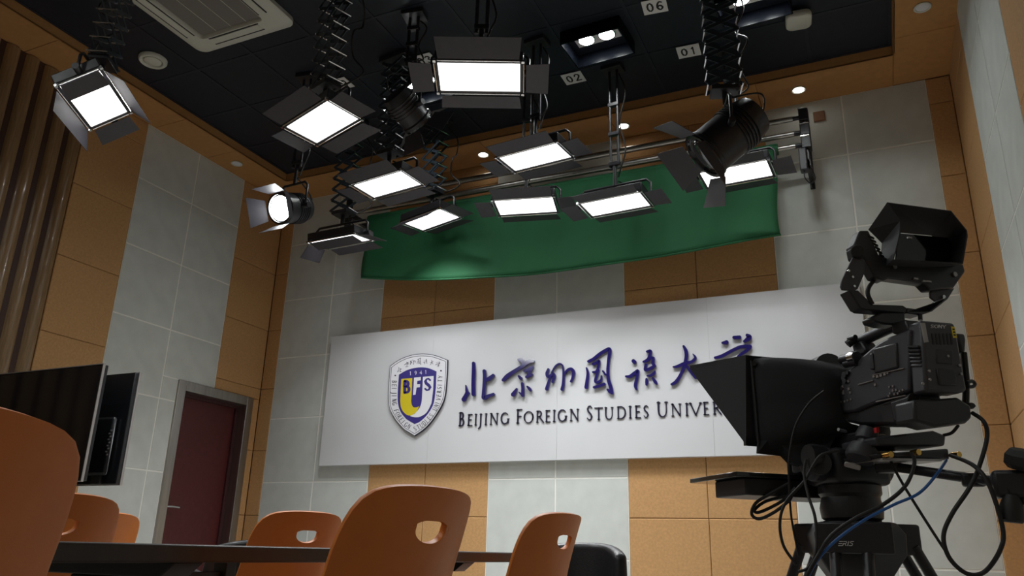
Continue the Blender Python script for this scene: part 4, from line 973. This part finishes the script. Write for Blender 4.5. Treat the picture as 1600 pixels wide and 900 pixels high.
# ---- teleprompter
pr = thing('teleprompter', 'black teleprompter hood with cloth shroud in front of the camera', 'teleprompter', loc(.3, 0, 1.0))
Z7 = zoomed(1070, 540, 4.5)
def pp(x, y_, f): return lf(*Z7(x, y_), f)
fr_ = .10
tl = pp(428, 66, fr_); bl = pp(432, 700, fr_)
Wd = .40
tr_ = tl+Rr*Wd; br_ = bl+Rr*Wd
ftl = lf(*Z7(36, 140), .30); ftr = ftl+Rr*(Wd+2*abs((ftl-tl).dot(Rr)))
HT = .004
def sheet(nm, pts, nrm, m='hood'):
    MB().prism(pts, nrm*HT).build(nm, m, pr)
nl = (bl-tl).cross(ftl-tl).normalized(); nl = nl if nl.dot(Rr) > 0 else -nl
sheet('left_wing', [tl, ftl, ftl-UZ*.012, bl], nl)
nr = (br_-tr_).cross(ftr-tr_).normalized(); nr = nr if nr.dot(Rr) < 0 else -nr
sheet('right_wing', [tr_, br_, ftr-UZ*.012, ftr], nr)
nt_ = (ftl-tl).cross(tr_-tl).normalized(); nt_ = nt_ if nt_.z < 0 else -nt_
sheet('top_panel', [tl, tr_, ftr, ftl], nt_)
# rear frame that holds the glass and shroud
fr2 = MB(); g = .02
for a, b in ((tl, bl), (tr_, br_)):
    s = Rr if a is tl else -Rr
    fr2.prism([a, b, b+s*.05, a+s*.05], F*.012)
fr2.prism([tl, tr_, tr_-UZ*g, tl-UZ*g], F*.012); fr2.prism([bl, br_, br_+UZ*g, bl+UZ*g], F*.012); fr2.build('hood_frame', 'black_metal', pr)
gl = MB().prism([bl+Rr*.02+F*.005+UZ*.01, br_-Rr*.02+F*.005+UZ*.01, tr_-Rr*.02+F*.20-UZ*.04, tl+Rr*.02+F*.20-UZ*.04], V((0, 0, .004)))
gm = mat('beam_splitter_glass', (.3, .32, .33), .02); gm.node_tree.nodes['Principled BSDF'].inputs['Transmission Weight'].default_value = .8; M['bglass'] = gm
gl.build('beam_splitter', 'bglass', pr)
# cloth shroud: from the frame back to the lens
nA = 48
def ringpts(c, hw, hh, f, wav, k=4.0):
    out = []
    for i in range(nA):
        a = 2*math.pi*i/nA; cc, ss = math.cos(a), math.sin(a); r = (abs(cc)**k+abs(ss)**k)**(-1/k)
        r *= 1+wav*math.sin(7*a+f*9)+wav*.6*math.sin(11*a+1.3)
        out.append(loc(f, c[0]+hw*r*cc, c[1]+hh*r*ss))
    return out
cxr = ((tl+tr_)/2-O).dot(Rr); zt_, zb_ = tl.z, bl.z-.02
rings = []
for f, hw, hh, wv, zc2, k in ((.098, .190, (zt_-zb_)/2, 0, (zt_+zb_)/2, 10), (.06, .180, (zt_-zb_)/2-.004, .006, (zt_+zb_)/2-.004, 7), (.01, .150, .108, .012, 1.118, 5), (-.04, .105, .088, .014, 1.112, 4), (-.08, .062, .062, .006, 1.108, 3)):
    rings.append(ringpts((cxr*max(0, min(1, (f+.08)/.17))-.0, zc2), hw, hh, f, wv, k))
vs = [q for r in rings for q in r]
fs = [(i*nA+k, i*nA+(k+1) % nA, (i+1)*nA+(k+1) % nA, (i+1)*nA+k) for i in range(len(rings)-1) for k in range(nA)]
sh = MB().add(vs, fs).build('cloth_shroud', 'cloth_black', pr, smooth=60); s = sh.modifiers.new('solid', 'SOLIDIFY'); s.thickness = .003
# loose skirt hanging below the frame
sk = [pp(515, 690, .09), pp(512, 757, .09), pp(680, 775, .07), pp(735, 832, .05), pp(800, 850, .03), pp(980, 800, -.02), pp(1060, 640, -.04), pp(900, 500, -.01), pp(620, 620, .05)]
MB().prism(sk, F*.006).build('shroud_skirt', 'cloth_black', pr)
st_ = MB().tube([pp(466, 105, .088), pp(495, 400, .085), pp(518, 700, .085)], .0025, 6); st_.build('shroud_seam', 'hood', pr)
MB().cyl(pp(488, 125, .092), pp(488, 125, .08), .006, n=12).build('frame_knob', 'black_metal', pr, smooth=40)
# monitor lying flat under the glass
zt2 = on_y(1150, 740, 2.5).z
mt = [on_y(1087, 743, 2.62), on_y(1150, 738, 2.42), on_y(1240, 742, 2.30)]
P1 = lf(1232, 741, .06)
mc = P1.z
def mon(f, r): return loc(f, r, mc)
rL = (lf(1150, 740, .06)-O).dot(Rr)
slab = [loc(.06, rL+.0, mc), loc(.06, rL+.36, mc), loc(.30, rL+.36, mc), loc(.30, rL+.0, mc)]
MB().prism(slab, UZ*-.012).build('monitor_panel', 'gloss_black', pr, bevel=.002)
slab2 = [loc(.07, rL+.03, mc-.012), loc(.07, rL+.33, mc-.012), loc(.22, rL+.33, mc-.012), loc(.22, rL+.03, mc-.012)]
MB().prism(slab2, UZ*-.042).build('monitor_case', 'black_plastic', pr, bevel=.004)
for r in (.03, .12): MB().cyl(loc(-.02, r-.075, .99), loc(.16, r-.075, .99), .0075, n=12).build('support_rod', 'black_metal', pr, smooth=40)
rbox(MB(), .06, -.02, .975, (.05, .16, .06)).build('rail_clamp', 'black_plastic', pr, bevel=.006)
p_ = on_y(1240, 750, 2.2); MB().bb(tuple(p_-V((.012, .02, .04))), tuple(p_+V((.03, .02, .045)))).build('side_bracket', 'black_metal', pr, bevel=.004)
p_ = on_y(1282, 725, 2.06); MB().cyl(p_-V((.0, .02, 0)), p_+V((0, .03, 0)), .027, n=20).build('rail_knob', 'rubber', pr, smooth=40)

# ---- viewfinder monitor with hood
vf = thing('viewfinder_monitor', 'black viewfinder monitor with folded hood on yoke above camera', 'viewfinder', lf(1410, 490, -.2))
Z3 = zoomed(1300, 300, 4.5); FV = -.27
nv = F
def vp(x, y_, f): return lf(*Z3(x, y_), f)
# hood opening faces the operator; the tube narrows towards the screen
op = [(388,72),(838,132),(905,205),(950,270),(955,310),(922,500),(700,520),(430,490),(420,470),(468,290),(476,215),(455,160)]
op = [(388,72),(838,132),(950,270),(955,310),(922,505),(428,478),(474,290),(476,205)]
base = [(255,265),(700,300),(800,390),(805,420),(790,540),(330,560),(345,420),(350,360)]
mb = MB(); A = [vp(x, y_, FV-.045) for x, y_ in op]; B_ = [vp(x, y_, FV+.05) for x, y_ in base]
mb.loft(A, B_, False); hdm = mb.build('hood', 'hood', vf); s = hdm.modifiers.new('solid', 'SOLIDIFY'); s.thickness = .003
MB().prism([vp(470,290,FV+.02), vp(900,330,FV+.02), vp(880,500,FV+.02), vp(450,480,FV+.02)], F*.004).build('screen', 'screen', vf)
cse = [(200,268),(260,270),(330,440),(428,478),(925,505),(940,560),(860,672),(690,688),(645,640),(400,606),(370,620),(305,600),(240,480),(150,380)]
MB().prism([vp(x, y_, FV) for x, y_ in cse], F*.030).build('case', 'black_plastic', vf, bevel=.004)
sr = MB()
for x, y_, r in ((440,528,.005),(862,580,.006)): p_ = vp(x, y_, FV-.002); sr.cyl(p_, p_-F*.003, r, n=12)
sr.build('case_screw', 'bezel', vf)
ctl = MB()
for x, y_ in ((588,610),(650,628),(680,630),(545,322)): p_ = vp(x, y_, FV-.003); ctl.box(p_, (.012, .004, .004), RM)
ctl.build('control_key', 'bezel', vf)
vn = MB()
for k in range(6):
    vn.prism([vp(255+16*k, 300+26*k, FV-.002), vp(295+14*k, 318+26*k, FV-.002), vp(300+14*k, 330+26*k, FV-.002), vp(258+16*k, 310+26*k, FV-.002)], F*.004)
vn.build('vent_slot', 'rubber', vf)
FL = FV-.01
MB().prism([vp(x, y_, FL) for x, y_ in ((150,455),(232,475),(235,560),(185,680),(160,694),(75,688),(64,665),(70,620))], F*.006).build('left_arm', 'grey_plastic', vf, bevel=.002)
MB().cyl(vp(178, 415, FL-.012), vp(178, 415, FL+.03), .015, n=18).prism([vp(135,400,FL), vp(190,365,FL), vp(232,450,FL), vp(200,490,FL), vp(150,470,FL)], F*.02).build('tilt_knob', 'rubber', vf, bevel=.003)
FB = FV+.02
yk_ = [(118,690),(185,690),(280,788),(520,798),(545,835),(690,835),(800,735),(835,690),(868,670),(815,760),(705,838),(640,868),(400,838),(225,828),(195,815)]
MB().prism([vp(x, y_, FB) for x, y_ in [(118,688),(185,688),(285,788),(500,796),(530,815),(520,850),(400,842),(225,828),(195,812)]], F*.035).prism([vp(x, y_, FB) for x, y_ in [(530,812),(680,832),(775,755),(800,690),(868,672),(818,752),(708,838),(620,866),(520,850)]], F*.035).build('yoke', 'black_metal', vf, bevel=.003)
MB().prism([vp(x, y_, FB-.004) for x, y_ in ((690,705),(705,688),(860,680),(800,752),(730,770),(692,740))], F*.006).build('right_arm', 'grey_plastic', vf, bevel=.002)
for x, y_ in ((112,556),(140,600),(152,665)): p_ = vp(x, y_, FL-.001); MB().cyl(p_, p_-F*.004, .003, n=10).build('arm_screw', 'chrome', vf, smooth=40)
p_ = vp(776, 740, FB-.006); MB().cyl(p_, p_-F*.006, .004, n=10).build('arm_screw', 'chrome', vf, smooth=40)
MB().tube(cat([tuple(vp(312, 605, FB)), tuple(vp(262, 665, FB)), tuple(vp(252, 720, FB)), tuple(vp(285, 790, FB))], 8), .005, 8).build('signal_cable', 'rubber', vf, smooth=60)
Zm = zoomed(1300, 480, 4.5)
MB().prism([lf(*Zm(x, y_), FB) for x, y_ in ((285,68),(350,35),(515,35),(520,110),(450,125),(370,120),(300,100))], F*.04).build('shoe_mount', 'black_metal', vf, bevel=.004)
MB().cyl(lf(*Zm(620, 50), FB), lf(*Zm(622, 92), FB), .005, n=10).build('guide_pin', 'black_metal', vf, smooth=40)

# ---- cables
def cable(name, label, pts, r=.004, m='rubber', flat=1.0):
    P = cat([tuple(on_y(u, v, y_)) for u, v, y_ in pts], 8)
    tag(MB().tube(P, r*.72, 8, flat).build(name, m, smooth=60), label, 'cable', 'cables of the camera rig')
def Zc(x, y_): return Z29(x, y_)
def zc(pts): return [(*Z29(x, y_), d) for x, y_, d in pts]
cable('cable', 'thick black cable making a big hanging loop right of tripod', zc([(1362,160,1.95),(1415,200,1.93),(1430,270,1.93),(1395,400,1.92),(1350,500,1.9),(1270,620,1.9),(1232,720,1.9),(1260,820,1.9),(1340,890,1.9),(1420,880,1.9),(1490,780,1.88),(1500,680,1.88),(1440,490,1.88),(1370,400,1.9),(1262,352,1.96)]), .0062)
cable('blue_cable', 'blue cable running from the pack down past the tripod crown', zc([(1245,375,1.96),(1200,440,1.92),(1120,525,1.9),(1000,580,1.88),(850,660,1.86),(720,760,1.85),(640,860,1.85),(600,960,1.85)]), .0042, 'blue_cable')
cable('cable', 'black cable following the blue cable across the tripod crown', zc([(1088,345,1.97),(1100,390,1.93),(1060,490,1.9),(960,575,1.88),(830,640,1.86),(720,720,1.85),(650,830,1.845),(580,960,1.85)]), .0058)
cable('cable', 'thin black cable slanting from pack to the hanging loop', zc([(985,365,2.0),(1040,470,2.0),(1120,600,2.0),(1190,710,2.0),(1250,800,2.0),(1310,880,2.0)]), .0042)
cable('cable', 'thin cable arching over the left of teleprompter shroud', zc([(690,60,2.0),(620,120,2.0),(560,220,2.0),(535,340,2.0),(530,440,2.02),(540,620,2.05),(565,760,2.06),(575,810,2.06)]), .0036)
cable('cable', 'black cable curving left of the head down behind tripod', zc([(760,330,1.96),(680,350,1.95),(640,400,1.95),(600,470,1.95),(520,560,1.95),(490,650,1.95),(505,760,1.95),(565,850,1.95)]), .0046)
cable('cable', 'grey black cable hanging straight in front of tripod crown', zc([(610,370,1.9),(600,440,1.9),(620,540,1.88),(650,640,1.86),(655,780,1.85),(620,860,1.85),(575,880,1.85)]), .0044)
cable('cable', 'black cable coil looping under the teleprompter monitor', zc([(530,480,2.1),(450,525,2.08),(380,570,2.08),(362,620,2.08),(400,640,2.08),(480,600,2.08),(540,540,2.1),(430,560,2.12),(375,600,2.1),(400,610,2.1),(500,560,2.1),(560,500,2.1)]), .0055)
cable('cable', 'black cable dropping right behind the tripod crown', zc([(940,520,2.25),(946,640,2.25),(945,800,2.25),(930,900,2.25),(920,980,2.25)]), .0045)
cable('cable', 'short black cable under the rear of the camera', zc([(1300,215,2.0),(1270,250,2.0),(1230,262,2.0)]), .005)
